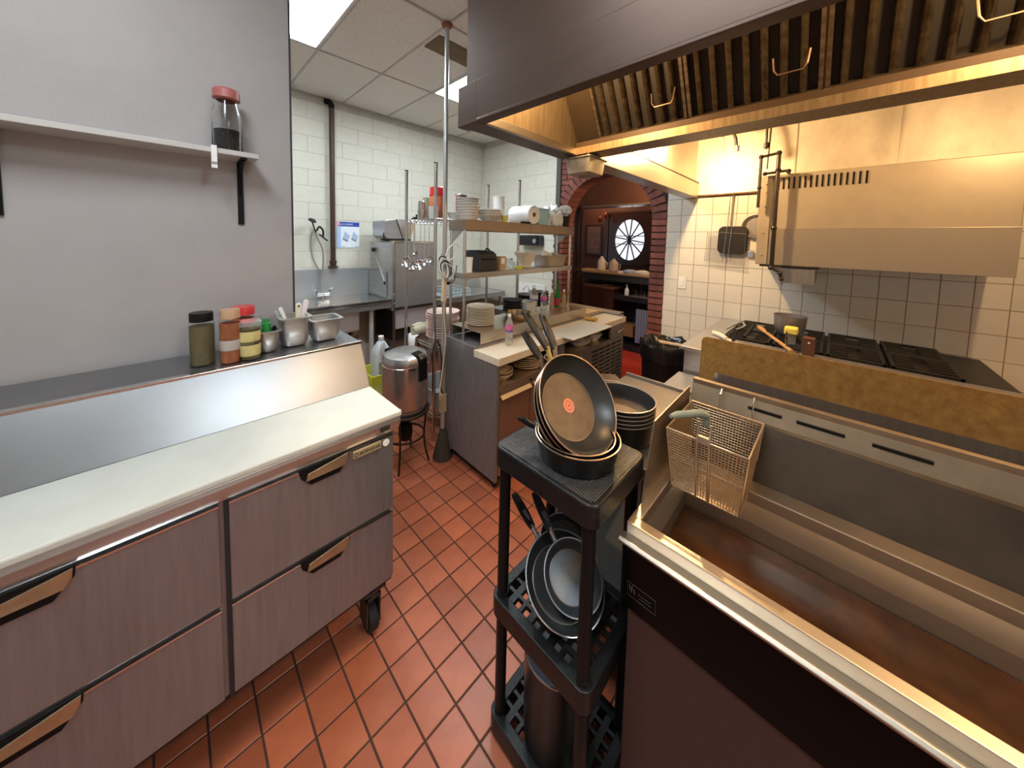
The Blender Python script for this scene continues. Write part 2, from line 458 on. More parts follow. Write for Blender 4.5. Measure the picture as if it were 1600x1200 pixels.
for k in range(NB):
    a = PI*(k+.5)/NB
    wall_piece('brick', rb, Matrix.Translation((XW+.133+random.uniform(-.003,.003), AC+(AR+RING/2)*math.cos(a), AZ+(AR+RING/2)*math.sin(a)))
               @ Matrix.Rotation(a, 4, 'X'), wr)
fb = brick_mesh(.19, .062, .05)
for r in range(14):
    z = 2.10 + .077*r
    for c in range(3):
        y = 2.83 - .1 - .2*c + (.1 if r % 2 else 0)
        if y + .095 > 2.84: y, half = 2.787, True
        else: half = False
        d = math.hypot(y-AC, max(0, z-AZ))
        if d < AR+RING-.05 or y < 2.2: continue
        o = wall_piece('brick', fb if not half else brick_mesh(.085,.062,.05), Matrix.Translation((XW+.028, y, z)), wr)
tr = bx(XW-.02, 2.832, 0, XW+.03, 2.905, 3.12).build('trim_1', mat('dark_trim', (.10,.095,.085), .5, .4)); tag(tr, kind='structure')
tr = MB().cyl((XW-.02, YW-.02, .9), (XW-.02, YW-.02, ZC), .013, n=10).build('trim_2', M_BLOCK, smooth=True); tag(tr, kind='structure')

# ---- grey partition beside the fridge, closing walls
wl = bx(X0, 2.15, 0, .490, 2.25, ZC).build('wall_left', M_PART); tag(wl, kind='structure')
t3 = bx(.490, 2.142, 0, .498, 2.256, ZC).build('trim_3', mat('partition_edge', (.05,.045,.045), .5, .4)); tag(t3, kind='structure')
tag(bx(X0, Y0-.1, 0, XW+.27, Y0, ZC).build('wall_front', M_WALLPLAIN), kind='structure')
tag(bx(X0-.1, Y0, 0, X0, YW+.2, ZC).build('wall_side', M_WALLPLAIN), kind='structure')

# ---- ceiling of lay-in panels
ce = bx(X0, Y0, ZC+.03, XW+.27, YW+.2, ZC+.1).build('ceiling', M_TBAR, origin=(1, 1, ZC)); tag(ce, kind='structure')
xs = [1.63 + .61*k for k in range(-6, 5)]; ys = [3.42 + 1.155*k for k in range(-5, 1)] + [4.52]
xs[0] = X0; ys[0] = Y0
LIGHTS = [(4, 4), (7, 4), (2, 2), (4, 0)]
bars = MB()
for x in xs: bars.box(x-.009, Y0, ZC-.003, x+.009, YW, ZC+.03)
for y in ys: bars.box(X0, y-.009, ZC-.003, XW, y+.009, ZC+.03)
bars.build('ceiling_grid', M_TBAR, ce)
pm = {}
for i in range(len(xs)-1):
    for j in range(len(ys)-1):
        if (i, j) in LIGHTS: continue
        w_, h_ = xs[i+1]-xs[i]-.014, ys[j+1]-ys[j]-.014; key = (round(w_,3), round(h_,3))
        if key not in pm:
            pm[key] = bx(-w_/2,-h_/2,.004,w_/2,h_/2,.018).mesh('ceiling_panel', M_CPANEL)
        inst('ceiling_panel', pm[key], Vector(((xs[i]+xs[i+1])/2, (ys[j]+ys[j+1])/2, ZC+random.uniform(-.001,.002)))-wloc(ce), ce)
LENS = mat('troffer_lens', (.86, .95, 1.0), .5, emit=POWER_CEILING)
lamp_lab = {(4,4): 'bright recessed ceiling light panel beside the grey partition', (7,4): 'bright recessed ceiling light panel half hidden by the exhaust hood',
            (2,2): 'added unseen ceiling light panel brightening the grey partition above the prep fridge', (4,0): 'recessed ceiling light panel nearest the front wall'}  # the panel by the fridge is added out of view to light the partition
for (i, j) in LIGHTS:
    a, b, c, d = xs[i]+.008, xs[i+1]-.008, ys[j]+.008, ys[j+1]-.008
    t = thing('ceiling_light', lamp_lab[(i,j)], 'ceiling light', ((a+b)/2,(c+d)/2,ZC-.002), 'recessed ceiling light panels')
    fr = MB(); fr.box(a,c,ZC-.002,a+.022,d,ZC+.028).box(b-.022,c,ZC-.002,b,d,ZC+.028).box(a,c,ZC-.002,b,c+.022,ZC+.028).box(a,d-.022,ZC-.002,b,d,ZC+.028)
    fr.build('frame', mat('troffer_frame', (.75,.77,.76), .4), t)
    bx(a+.02,c+.02,ZC+.010,b-.02,d-.02,ZC+.016).build('lens', LENS, t)
# brown strip let into the ceiling
tag(bx(1.665, 2.43, ZC-.006, 2.22, 2.66, ZC+.004).build('ceiling_strip', mat('brown_strip', (.20,.135,.065), .7, var=.4, vscale=8), origin=(1.9,2.54,ZC-.006)),
    'brown stained board strip let into the ceiling beside the steel pole', 'ceiling strip')

# ---- bar room beyond the arch
XB = 5.7
fb_ = bx(XW+.27, .4, -.05, 8.0, 5.4, 0).build('floor_bar', M_CARPET); tag(fb_, kind='structure')
tag(bx(7.3, .4, 0, 7.4, 5.4, 3.1).build('wall_bar', M_BARWALL), kind='structure')
tag(bx(XW+.27, .3, 0, 7.4, .4, 3.1).build('wall_bar_right', M_BARWALL), kind='structure')
tag(bx(XW+.27, 5.4, 0, 7.4, 5.5, 3.1).build('wall_bar_left', M_BARWALL), kind='structure')
tag(bx(XW+.27, .3, 3.1, 7.4, 5.5, 3.2).build('ceiling_bar', M_SOFFIT), kind='structure')
so = bx(5.55, .4, 2.53, 5.75, 5.4, 3.1).build('trim_4', M_SOFFIT); tag(so, kind='structure')
tag(bx(5.50, .4, 2.50, 5.80, 5.4, 2.53).build('trim_5', mat('soffit_reflection', (.40,.36,.34), .25, .5)), kind='structure')  # pale strip paints in the white light reflected along the soffit bottom
for k, (x, y, z, p) in enumerate(((4.95, 1.55, 3.02, 58), (6.75, 3.75, 3.05, 26), (6.4, 2.0, 3.05, 24))):
    ld = bpy.data.lights.new('downlight_bulb', 'POINT'); ld.energy = p; ld.color = (1, .66, .34); ld.shadow_soft_size = .05
    t = thing('downlight', ['warm downlight on the bar ceiling just inside the brick arch','warm downlight on the bar ceiling above the framed picture','warm downlight on the bar ceiling in front of the wheel window'][k], 'ceiling light', (x,y,3.1), 'warm downlights in the bar')
    MB().lathe([(.0,-.005),(.045,-.005),(.06,-.02),(.065,-.02),(.065,.0)], (x,y,3.1), 20).build('trim_ring', STEEL_BRIGHT, t, smooth=True)
    lo = bpy.data.objects.new('bulb', ld); COL.objects.link(lo); lo.parent = t; lo.location = (0,0,-.07)

# ================================================================== prep fridge with drawers
def prep_fridge():
    t = thing('prep_fridge', 'stainless sandwich prep fridge with two drawers and white cutting board', 'refrigerator', (.1, 1.75, 0))
    XL, XR, YF = -.72, .715, 1.385
    bx(XL, YF, .27, XR, 2.12, 1.0615).build('body', STEEL_DULL, t, bevel=.004)
    bx(XL+.01, YF+.01, .245, XR-.005, 2.11, .27).build('base_rail', KICK, t)
    MB().prism([(XL,1.356,1.062),(XL,1.352,1.045),(XL,1.372,.992),(XL,YF+.01,.992),(XL,YF+.01,1.062)], (.735-XL,0,0)).build('front_rail', STEEL, t, bevel=.003)
    bx(XL-.01, 1.348, 1.0625, .738, 1.687, 1.087).build('cutting_board', BOARD, t, bevel=.006)
    h = MB(); h.prism([(XL,1.690,1.0625),(XL,1.690,1.085),(XL,1.802,1.292),(XL,1.815,1.300),(XL,2.125,1.300),(XL,2.125,1.0625)], (.738-XL,0,0))
    hood = h.build('sloped_lid', mat('steel_lid', (.30,.305,.315), .34, .9, var=.12, vscale=3, rvar=.06), t, bevel=.004)
    bx(XL, 1.800, 1.290, .741, 1.83, 1.303).build('lid_edge', STEEL_BRIGHT, hood, bevel=.002)
    # drawers: one column in the picture and one further left
    k = 0
    for (a, b) in ((.112, .700), (-.70, .085)):
        for (z0, z1) in ((.632, .985), (.285, .617)):
            d = bx(a, 1.365, z0, b, YF, z1).build('drawer', STEEL_DULL, t, bevel=.003)
            bx(a, 1.362, z1-.005, b, 1.375, z1+.001).build('top_trim', STEEL_BRIGHT, d)
            c = (a+b)/2 + .005
            hd = MB(); hd.prism([(c-.095,1.366,z1+.008),(c+.095,1.366,z1+.008),(c+.092,1.366,z1-.022),(c+.055,1.366,z1-.068),(c-.050,1.366,z1-.068),(c-.085,1.366,z1-.03)], (0,-.006,0))
            ho = hd.build('handle_recess', BLACK, d, bevel=.002)
            pl = MB(); pl.prism([(c-.062,1.360,z1-.018),(c+.090,1.360,z1+.004),(c+.088,1.360,z1-.022),(c+.074,1.356,z1-.042),(c-.070,1.356,z1-.042)], (0,-.004,0))
            pl.build('handle_plate', BRASS, d, bevel=.001)
        bx(a-.012, 1.372, .27, a, YF, 1.0).build('frame_stile', BLACK_SOFT, t)
    p = bx(.520, 1.356, .944, .642, 1.366, .977).build('name_plate', mat('plate_tan', (.50,.40,.25), .4, .5), t, bevel=.002)
    place_text('BEVERAGE-AIR', .0165, mat('plate_ink', (.04,.03,.02), .5), 'lettering', p, (.592, 1.3555, .9605), (0,-1,0), (1,0,0), sx=.84)
    MB().lathe([(0,0),(.009,0),(.009,.001),(0,.001)], n=20).xf(frame_to((.532,1.3555,.9605),(0,-1,0),(1,0,0))).build('emblem', mat('plate_ink', (0,0,0)), p)
    MB().lathe([(0,0),(.0062,0),(.0062,.0016),(0,.0016)], n=20).xf(frame_to((.532,1.3553,.9605),(0,-1,0),(1,0,0))).build('emblem_disc', mat('plate_tan', (0,0,0)), p)
    MB().lathe([(0,0),(.0155,0),(.0155,.003),(0,.003)], n=24).xf(frame_to((.667,1.362,.957),(0,-1,0),(1,0,0))).build('round_sticker', WHITE_MATTE, t)
    bx(.64, 1.350, 1.018, .68, 1.372, 1.038).build('latch', CASTER, t)
    for x in (.63, -.6):
        for y in (1.44, 2.03):
            c = thing('caster', None, None, Vector((x, y, 0)) - wloc(t)); c.parent = t; 
            m = MB(); m.box(x-.05,y-.05,.235,x+.05,y+.05,.247); m.cyl((x,y,.20),(x,y,.24),.03,n=14); m.box(x-.034,y-.03,.055,x-.028,y+.05,.20); m.box(x+.028,y-.03,.055,x+.034,y+.05,.20); m.box(x-.034,y-.03,.185,x+.034,y+.05,.2)
            m.build('fork', CASTER, c)
            MB().cyl((x-.022,y+.02,.068),(x+.022,y+.02,.068),.067,n=28).build('wheel', RUBBER, c, smooth=True, bevel=.006)
    return t
prep_fridge()

# ================================================================== refrigerated line counter
def line_counter():
    t = thing('line_counter', 'stainless refrigerated line counter with cream cutting board in the middle of the kitchen', 'counter', (2.7, 1.97, 0))
    XA, XE, YF, YB = 1.66, 3.72, 1.655, 2.30
    s = MB(); s.prism([(XA,YF,.075),(XA,YF,.962),(XA,1.905,.965),(XA,1.905,1.044),(XA,YB,1.048),(XA,YB,.098)], (.03,0,0))
    s.build('end_panel', STEEL_SCRATCH, t, bevel=.004)
    bx(XE-.03, YF, .09, XE, YB, 1.044).build('end_panel', STEEL_DULL, t, bevel=.004)
    bx(XA+.03, YB-.03, .1, XE-.03, YB, 1.044).build('back_panel', STEEL_DULL, t)
    bx(XA+.03, 1.90, 1.03, XE-.03, YB-.03, 1.046).build('deck', STEEL_DULL, t)
    bx(XA-.004, 1.636, .967, 2.62, 1.912, 1.026).build('cutting_board', BOARD_TAN, t, bevel=.005)
    bx(2.625, 1.636, .967, XE+.01, 1.912, 1.026).build('cutting_board', BOARD_TAN, t, bevel=.005)
    # raised ledge: folded sheet, open at its end
    L = MB(); L.box(1.72,1.905,1.139,3.30,2.275,1.144); L.box(1.72,1.905,1.05,3.30,1.910,1.142); L.box(1.72,2.27,1.05,3.30,2.275,1.142)
    L.build('raised_ledge', STEEL_WARM, t, bevel=.0015)
    # open plate shelf over the doors
    bx(XA+.03, YF+.03, .775, 2.45, YB-.03, .787).build('plate_shelf', STEEL_WARM, t)
    bx(XA+.03, YF+.002, .765, 2.45, YF+.03, .80).build('shelf_nosing', STEEL_WARM, t, bevel=.003)
    f = MB(); f.prism([(0,YF-.006,.735),(0,YF-.03,.712),(0,YF-.026,.708),(0,YF+.01,.730),(0,YF+.01,.762),(0,YF-.006,.762)], (.34,0,0))
    for p in f.v: p.x += XA+.035
    f.build('door_pull', STEEL_WARM, t)
    f2 = MB(); f2.prism([(2.07,YF-.006,.735),(2.07,YF-.03,.712),(2.07,YF-.026,.708),(2.07,YF+.01,.730),(2.07,YF+.01,.762),(2.07,YF-.006,.762)], (.37,0,0))
    f2.build('door_pull', STEEL_WARM, t)
    dm = mat('steel_door', (.40,.34,.29), .42, .9, var=.15, vscale=4, rvar=.06)
    for a, b in ((XA+.033, 2.035), (2.045, 2.45)):
        bx(a, YF-.004, .115, b, YF+.03, .735).build('door', dm, t, bevel=.003)
    bx(2.45, YF, .09, 2.52, YF+.04, .965).build('stile', STEEL_DULL, t)
    bx(XA+.03, YF+.05, .1, XE-.03, YB-.04, .73).build('cabinet_core', KICK, t)
    # far section: bowl compartment, doors, grille
    bx(2.52, YF+.03, .80, 3.42, YB-.03, .812).build('bowl_shelf', STEEL_WARM, t)
    bx(2.52, YF, .77, XE-.03, YF+.03, .812).build('shelf_nosing', STEEL_DULL, t)
    bx(2.52, YF, .10, 3.02, YF+.03, .765).build('door', STEEL_DULL, t, bevel=.003)
    cp = bx(3.42, YF, .815, XE-.03, YF+.03, .962).build('control_panel', STEEL_DULL, t, bevel=.003)
    MB().cyl((3.50,YF-.03,.885),(3.64,YF-.03,.905),.008,n=10).box(3.50,YF-.03,.878,3.512,YF,.892).box(3.628,YF-.03,.898,3.64,YF,.912).build('latch_handle', STEEL_BRIGHT, cp)
    g = bx(3.03, YF+.012, .36, XE-.03, YF+.03, .765).build('grille', KICK, t)
    for k in range(9):
        z = .38 + .043*k
        bx(3.03, YF, z, XE-.03, YF+.014, z+.018).build('slat', STEEL_DULL, g)
    for k in range(4):
        x = 3.16 + .13*k
        bx(x, YF+.002, .36, x+.012, YF+.012, .765).build('upright', STEEL_DULL, g)
    bx(3.03, YF, .10, XE-.03, YF+.03, .355).build('lower_panel', STEEL_DULL, t)
    bx(XA+.05, YF+.06, .03, XE-.05, YB-.06, .10).build('plinth', KICK, t)
    for x in (XA+.06, XE-.06):
        for y in (YF+.06, YB-.06):
            MB().cyl((x,y,0),(x,y,.02),.022,n=12).cyl((x,y,.02),(x,y,.075),.014,n=12).build('foot', CASTER, t)
    return t
LC = line_counter()

def overshelf():
    t = thing('double_overshelf', 'two-tier stainless overshelf standing on the line counter', 'shelf', (2.47, 2.18, 1.046))
    for (z0, z1, nm) in ((1.950, 2.038, 'shelf'), (1.556, 1.602, 'shelf')):
        th = .012
        for a, b in (((1.69, 2.495), (2.50, 3.262)) if z1 > 2 else ((1.682, 3.24),)):
            m = MB(); m.box(a, 2.072, z1-th, b, 2.30, z1); m.box(a, 2.072, z0, b, 2.076, z1-th+.001); m.box(a, 2.296, z0, b, 2.30, z1-th+.001)
            m.box(a, 2.076, z0, a+.004, 2.296, z1-th+.001); m.box(b-.004, 2.076, z0, b, 2.296, z1-th+.001)
            m.build('shelf', mat('shelf_steel',(.34,.27,.22),.40,.75,var=.15,vscale=4,rvar=.05) if z1 > 2 else STEEL, t, bevel=.002)
    for x in (1.70, 3.222):
        for y, zt in ((2.095, 1.952), (2.275, 1.952)):
            MB().cyl((x,y,1.0475),(x,y,zt),.0125,n=14).build('post', STEEL_BRIGHT, t, smooth=True)
    for x in (1.70, 3.215):
        MB().prism([(x,2.275,1.95),(x,2.275,1.84),(x,2.12,1.95)], (.006,0,0)).build('bracket', STEEL, t)
overshelf()

# ================================================================== wire shelving behind the counter
RX0, RX1, RY0, RY1 = 1.69, 2.80, 2.50, 3.01
def wire_shelf(z, t, x0=RX0, x1=RX1, y0=RY0, y1=RY1):
    m = MB()
    for zz in (z-.004, z-.034):
        m.tube([(x0,y0,zz),(x1,y0,zz)], .0035, 6); m.tube([(x0,y1,zz),(x1,y1,zz)], .0035, 6)
        m.tube([(x0,y0,zz),(x0,y1,zz)], .0035, 6); m.tube([(x1,y0,zz),(x1,y1,zz)], .0035, 6)
    nx = 26
    for k in range(1, nx):
        x = x0 + (x1-x0)*k/nx; m.cyl((x,y0,z-.002),(x,y1,z-.002), .0022, n=5)
    for k in range(nx*2):                     # zigzag truss on the long and short edges
        xa = x0 + (x1-x0)*k/(nx*2); xb = x0 + (x1-x0)*(k+1)/(nx*2); za, zb = (z-.004, z-.034) if k % 2 else (z-.034, z-.004)
        for y in (y0, y1): m.cyl((xa,y,za),(xb,y,zb), .002, n=5)
    for k in range(16):
        ya = y0 + (y1-y0)*k/16; yb = y0 + (y1-y0)*(k+1)/16; za, zb = (z-.004, z-.034) if k % 2 else (z-.034, z-.004)
        for x in (x0, x1): m.cyl((x,ya,za),(x,yb,zb), .002, n=5)
    return m.build('wire_shelf', WIRE, t)
ZS1 = 2.06
ws = thing('wire_shelving_unit', 'chrome wire shelving unit on tall posts behind the line counter', 'shelving', (2.24, 2.755, 0))
for x in (RX0, RX1):
    for y in (RY0, RY1):
        p = MB().cyl((x,y,.01),(x,y,2.537),.0155,n=14).cyl((x,y,0),(x,y,.012),.018,n=14).build('post', WIRE, ws, smooth=True)
        MB().cyl((x,y,2.537),(x,y,2.545),.0165,n=14).build('cap', BLACK, p)
for z in (ZS1, .905, .25): wire_shelf(z, ws)

# ================================================================== deep fryer
def fryer():
    t = thing('deep_fryer', 'deep fryer with black control band, maroon door and open vat of dark oil', 'fryer', (1.3, -.1, 0))
    YL, YR = .400, -.62
    bx(1.03, YR, .10, 1.62, YL-.004, .80).build('cabinet', mat('fryer_side', (.05,.045,.042), .5, .4), t)
    bx(.995, YR+.005, .13, 1.03, YL-.012, .742).build('door', MAROON, t, bevel=.004)
    cp = MB(); cp.prism([(.982,0,.748),(.958,0,.968),(1.03,0,.968),(1.03,0,.748)], (0,YR-YL,0))
    for p in cp.v: p.y += YL
    c = cp.build('control_panel', GLOSS_BLACK, t, bevel=.003)
    nv = Vector((-.22,0,-.024)).normalized()
    lg = mat('badge_line', (.045,.036,.032), .4)
    fr = MB()
    def on_panel(y, z): return Vector((.982 - .024*(z-.748)/.22 - .0016, y, z))
    for (y0,z0,y1,z1) in ((.382,.848,.300,.848),(.382,.800,.300,.800),(.382,.848,.382,.800),(.300,.848,.300,.800)):
        fr.cyl(on_panel(y0,z0), on_panel(y1,z1), .0007, n=5)
    fr.build('badge_outline', lg, c)
    ink = mat('badge_ink', (.13,.10,.085), .4)
    for (ya, za, yb, zb, w_) in ((.376,.838,.374,.822,.0016),(.367,.842,.371,.816,.0014),(.363,.832,.361,.818,.0016)):
        MB().cyl(on_panel(ya,za), on_panel(yb,zb), w_, n=6).build('emblem_stroke', ink, c)
    for (ya, yb, z) in ((.350,.315,.826),(.346,.312,.815)):
        MB().cyl(on_panel(ya,z), on_panel(yb,z), .0008, n=5).build('worn_print', lg, c)
    # rolled lip in front, then the tank rim
    MB().prism([(.945,YL+.006,.975),(.940,YL+.006,.985),(.948,YL+.006,.993),(.985,YL+.006,.985),(.985,YL+.006,.970)], (0,YR-YL-.01,0)).build('front_lip', STEEL_WARM, t, bevel=.002)
    r = MB()
    r.box(.985, YR, .975, 1.022, YL, 1.020); r.box(1.022, YL-.030, .975, 1.50, YL, 1.020); r.box(1.022, YR, .975, 1.50, YR+.03, 1.020); r.box(1.425, YR+.03, .975, 1.50, YL-.03, 1.020)
    r.build('tank_rim', STEEL_WARM, t, bevel=.003)
    i0, i1, j0, j1 = 1.022, 1.425, YR+.03, YL-.03
    v = MB()
    v.add([(i0,j0,.98),(i0,j1,.98),(i0+.07,j1-.02,.915),(i0+.07,j0+.02,.915),(i0+.08,j1-.03,.70),(i0+.08,j0+.03,.70)], [(0,3,2,1),(3,5,4,2)])
    v.add([(i1,j0,.98),(i1,j1,.98),(i1-.01,j1-.02,.915),(i1-.01,j0+.02,.915),(i1-.02,j1-.03,.70),(i1-.02,j0+.03,.70)], [(0,1,2,3),(3,2,4,5)])
    v.add([(i0,j1,.98),(i1,j1,.98),(i1-.01,j1-.02,.915),(i0+.07,j1-.02,.915),(i1-.02,j1-.03,.70),(i0+.08,j1-.03,.70)], [(0,3,2,1),(3,5,4,2)])
    v.add([(i0,j0,.98),(i1,j0,.98),(i1-.01,j0+.02,.915),(i0+.07,j0+.02,.915),(i1-.02,j0+.03,.70),(i0+.08,j0+.03,.70)], [(0,1,2,3),(3,2,4,5)])
    v.build('tank', STEEL_WARM, t)
    bx(i0+.074, j0+.024, .70, i1-.016, j1-.024, .862).build('oil', OIL, t)
    # splash guard on the left, back panel and slotted flue top
    g = MB(); g.prism([(1.095,YL-.003,1.02),(1.172,YL-.003,1.268),(1.57,YL-.003,1.276),(1.57,YL-.003,1.02)], (0,.004,0))
    g.build('splash_guard', mat('guard_steel',(.33,.27,.205),.36,.9,var=.3,vscale=5,rvar=.08), t)
    b = MB(); b.prism([(1.50,0,1.02),(1.585,0,1.215),(1.60,0,1.215),(1.60,0,.80),(1.50,0,.80)], (0,YR-YL+.008,0))
    for p in b.v: p.y += YL-.004
    b.build('back_panel', mat('dark_greasy_steel', (.085,.062,.045), .38, .7, var=.4, vscale=5, rvar=.08), t)
    f = MB(); f.prism([(1.575,0,1.212),(1.600,0,1.282),(1.600,0,1.302),(1.625,0,1.302),(1.625,0,1.10),(1.60,0,1.10)], (0,YR-YL+.008,0))
    for p in f.v: p.y += YL-.004
    fl_ = f.build('flue_top', mat('flue_steel',(.34,.26,.18),.38,.85,var=.3,vscale=6,rvar=.08), t, bevel=.002)
    for a, b_ in ((.20,.10),(.06,-.06),(-.12,-.24)):
        bx(1.583, b_, 1.246, 1.5995, a, 1.256).build('slot', BLACK, fl_)
    for x in (1.07, 1.57):
        for y in (YL-.06, YR+.06): MB().cyl((x,y,0),(x,y,.10),.02,n=12).build('leg', STEEL_DULL, t)
fryer()

# fryer basket hanging from the flue rail
def basket():
    t = thing('fryer_basket', 'wire mesh fryer basket hooked on the back rail of the fryer', 'fryer basket', (1.39, .262, .99))
    x0, x1, y0, y1, zt, zb = 1.250, 1.545, .145, .382, 1.222, .998
    sx = .84; cx, cy = 1.39, .262
    def P(u, v, w):     # u,v in 0..1 over the mouth, w 0 bottom..1 top
        k = sx + (1-sx)*w
        return Vector((cx + (x0+(x1-x0)*u-cx)*k, cy + (y0+(y1-y0)*v-cy)*k, zb+(zt-zb)*w + .012*(1-w)*(1-u)))
    m = MB(); r = .0014
    NU, NV, NW = 30, 24, 22
    for k in range(NU+1):
        u = k/NU; m.tube([P(u,0,1),P(u,0,0),P(u,1,0),P(u,1,1)], r, 4)
    for k in range(NV+1):
        v = k/NV; m.tube([P(0,v,1),P(0,v,0),P(1,v,0),P(1,v,1)], r, 4)
    for k in range(NW):
        w_ = k/NW; m.tube([P(0,0,w_),P(1,0,w_),P(1,1,w_),P(0,1,w_)], r, 4, closed=True)
    tag(m.build('mesh', mat('basket_wire', (.50,.36,.22), .35, .9), t), kind='stuff')
    MB().tube([P(0,0,1),P(1,0,1),P(1,1,1),P(0,1,1)], .0042, 8, closed=True).build('rim', mat('basket_rim', (.62,.50,.36), .3, .9), t, smooth=True)
    e = MB()
    for u, v in ((0,0),(1,0),(1,1),(0,1)): e.tube([P(u,v,1),P(u,v,0)], .0032, 6)
    e.tube([P(0,0,0),P(1,0,0),P(1,1,0),P(0,1,0)], .0032, 6, closed=True)
    e.build('frame_wire', mat('basket_rim', (0,0,0)), t, smooth=True)
    h = MB()
    for y in (.285, .180):
        h.tube([(1.545,y,1.20),(1.55,y,1.285),(1.566,y,1.300),(1.590,y,1.296)], .0028, 6)
    h.build('hanging_hook', STEEL_BRIGHT, t, smooth=True)
    s = MB()
    for dy in (-.018, .018): s.tube([P(0,.52,0)+Vector((-.004,dy,0)), P(0,.52,1)+Vector((-.006,dy,0)), P(0,.52,1)+Vector((.004,dy,.062))], .0032, 6)
    s.box(1.243,.252,1.215,1.252,.285,1.24)
    s.build('handle_bracket', STEEL_WARM, t)
    hb = MB(); b0 = P(0,.52,1)
    hb.tube([b0+Vector((.020,.0,.050)), b0+Vector((.012,.0,.088)), b0+Vector((-.012,.012,.099)), b0+Vector((-.10,.055,.108)), b0+Vector((-.128,.066,.108))], [.011,.013,.012,.011,.006], 10)
    hb.build('handle', mat('handle_sage', (.20,.24,.20), .5), t, smooth=True)
basket()

# browned splash sheet behind the fryer
sp = MB(); sp.prism([(2.20,.488,1.345),(2.20,.505,1.338),(2.20,.512,1.32),(2.20,.516,1.095),(2.20,.445,1.095),(2.20,.438,1.15),(2.20,-.95,1.15),(2.20,-.95,1.348)], (.006,0,0))
tag(sp.build('splash_sheet', RUSTY, origin=(2.2,-.2,1.095)), 'browned stainless splash sheet standing upright behind the fryer', 'splash guard')
st = thing('griddle_stand', 'dark low griddle body filling the gap behind the fryer', 'stand', (2.0,-.1,0))
bx(1.66,-.95,.3,2.62,.42,.88).build('body', KICK, st)
bx(2.185,-.95,.88,2.20,-.90,1.0945).build('upright', KICK, st); bx(2.185,.40,.88,2.215,.512,1.0945).build('upright', KICK, st)
for x in (1.70,2.58):
    for y in (-.9,.38): MB().cyl((x,y,0),(x,y,.3),.02,n=10).build('leg', STEEL_DULL, st)

# steel tables left of the fryer
t = thing('work_table', 'stainless work table with raised edge behind the pan rack', 'table', (1.62,.63,0))
m = MB(); m.box(1.22,.425,1.035,2.03,.87,1.050); m.box(2.018,.425,1.05,2.03,.87,1.068); m.box(1.22,.425,1.0,1.226,.87,1.036); m.box(1.22,.864,1.0,2.03,.87,1.036)
m.build('top', mat('steel_table', (.32,.285,.25), .38, .85, var=.2, vscale=4, rvar=.08), t, bevel=.003)
for x in (1.26, 1.99):
    for y in (.46,.83): MB().cyl((x,y,0),(x,y,1.036),.019,n=12).build('leg', STEEL_DULL, t, smooth=True)
bx(1.24,.445,.30,2.01,.85,.315).build('undershelf', KICK, t)  # near-black colour paints in the shadow between rack and fryer
t = thing('low_steel_stand', 'low shiny steel equipment stand between work table and range', 'stand', (2.36,.6,0))
bx(2.09,.520,.912,2.655,.752,.940).build('top', STEEL, t, bevel=.003)
for x in (2.12, 2.62):
    for y in (.545,.73): MB().cyl((x,y,0),(x,y,.913),.016,n=12).build('leg', STEEL_DULL, t, smooth=True)

# ================================================================== gas range by the tiled wall
def gas_range():
    t = thing('gas_range', 'gas range with black iron grates and stainless side ledge against the tiled wall', 'range', (3.34, 0, 0))
    bx(2.70,-.75,.16,4.02,.735,1.107).build('body', STEEL_DULL, t, bevel=.004)
    bx(2.697,.52,.16,2.70,.735,1.105).build('side_band', STEEL, t)
    bx(2.662,.600,1.108,4.030,.757,1.132).build('side_ledge', STEEL, t, bevel=.003)
    bx(2.662,-.75,1.108,3.18,.598,1.132).build('front_ledge', STEEL_DULL, t, bevel=.003)
    bx(3.182,-.75,1.1075,4.03,.597,1.112).build('burner_tray', IRON, t)
    for gy in (.58, .29, .0, -.29):
        for gx in (3.20, 3.61):
            g = MB(); a, b, c, d, z = gx, gx+.395, gy-.27, gy, 1.146
            for q in (a+.008, b-.008): g.box(q-.008,c,z-.02,q+.008,d,z)
            for q in (c+.008, d-.008): g.box(a,q-.008,z-.02,b,q+.008,z)
            for k in range(1,6):
                q = a+(b-a)*k/6; g.box(q-.006,c+.01,z-.016,q+.006,(c+d)/2-.035,z+.002); g.box(q-.006,(c+d)/2+.035,z-.016,q+.006,d-.01,z+.002)
            for q,e in ((a+.01,c+.01),(b-.01,c+.01),(a+.01,d-.01),(b-.01,d-.01)): g.box(q-.01,e-.01,1.10,q+.01,e+.01,z-.01)
            go = g.build('grate', IRON, t, bevel=.002)
            MB().lathe([(0,1.122),(.035,1.122),(.05,1.115),(.05,1.100),(0,1.1)], ((a+b)/2,(c+d)/2,0), 18).build('burner', IRON, go, smooth=True)
    for x in (2.75, 3.97):
        for y in (-.7,.65): MB().cyl((x,y,0),(x,y,.16),.022,n=12).build('leg', STEEL_DULL, t)
gas_range()

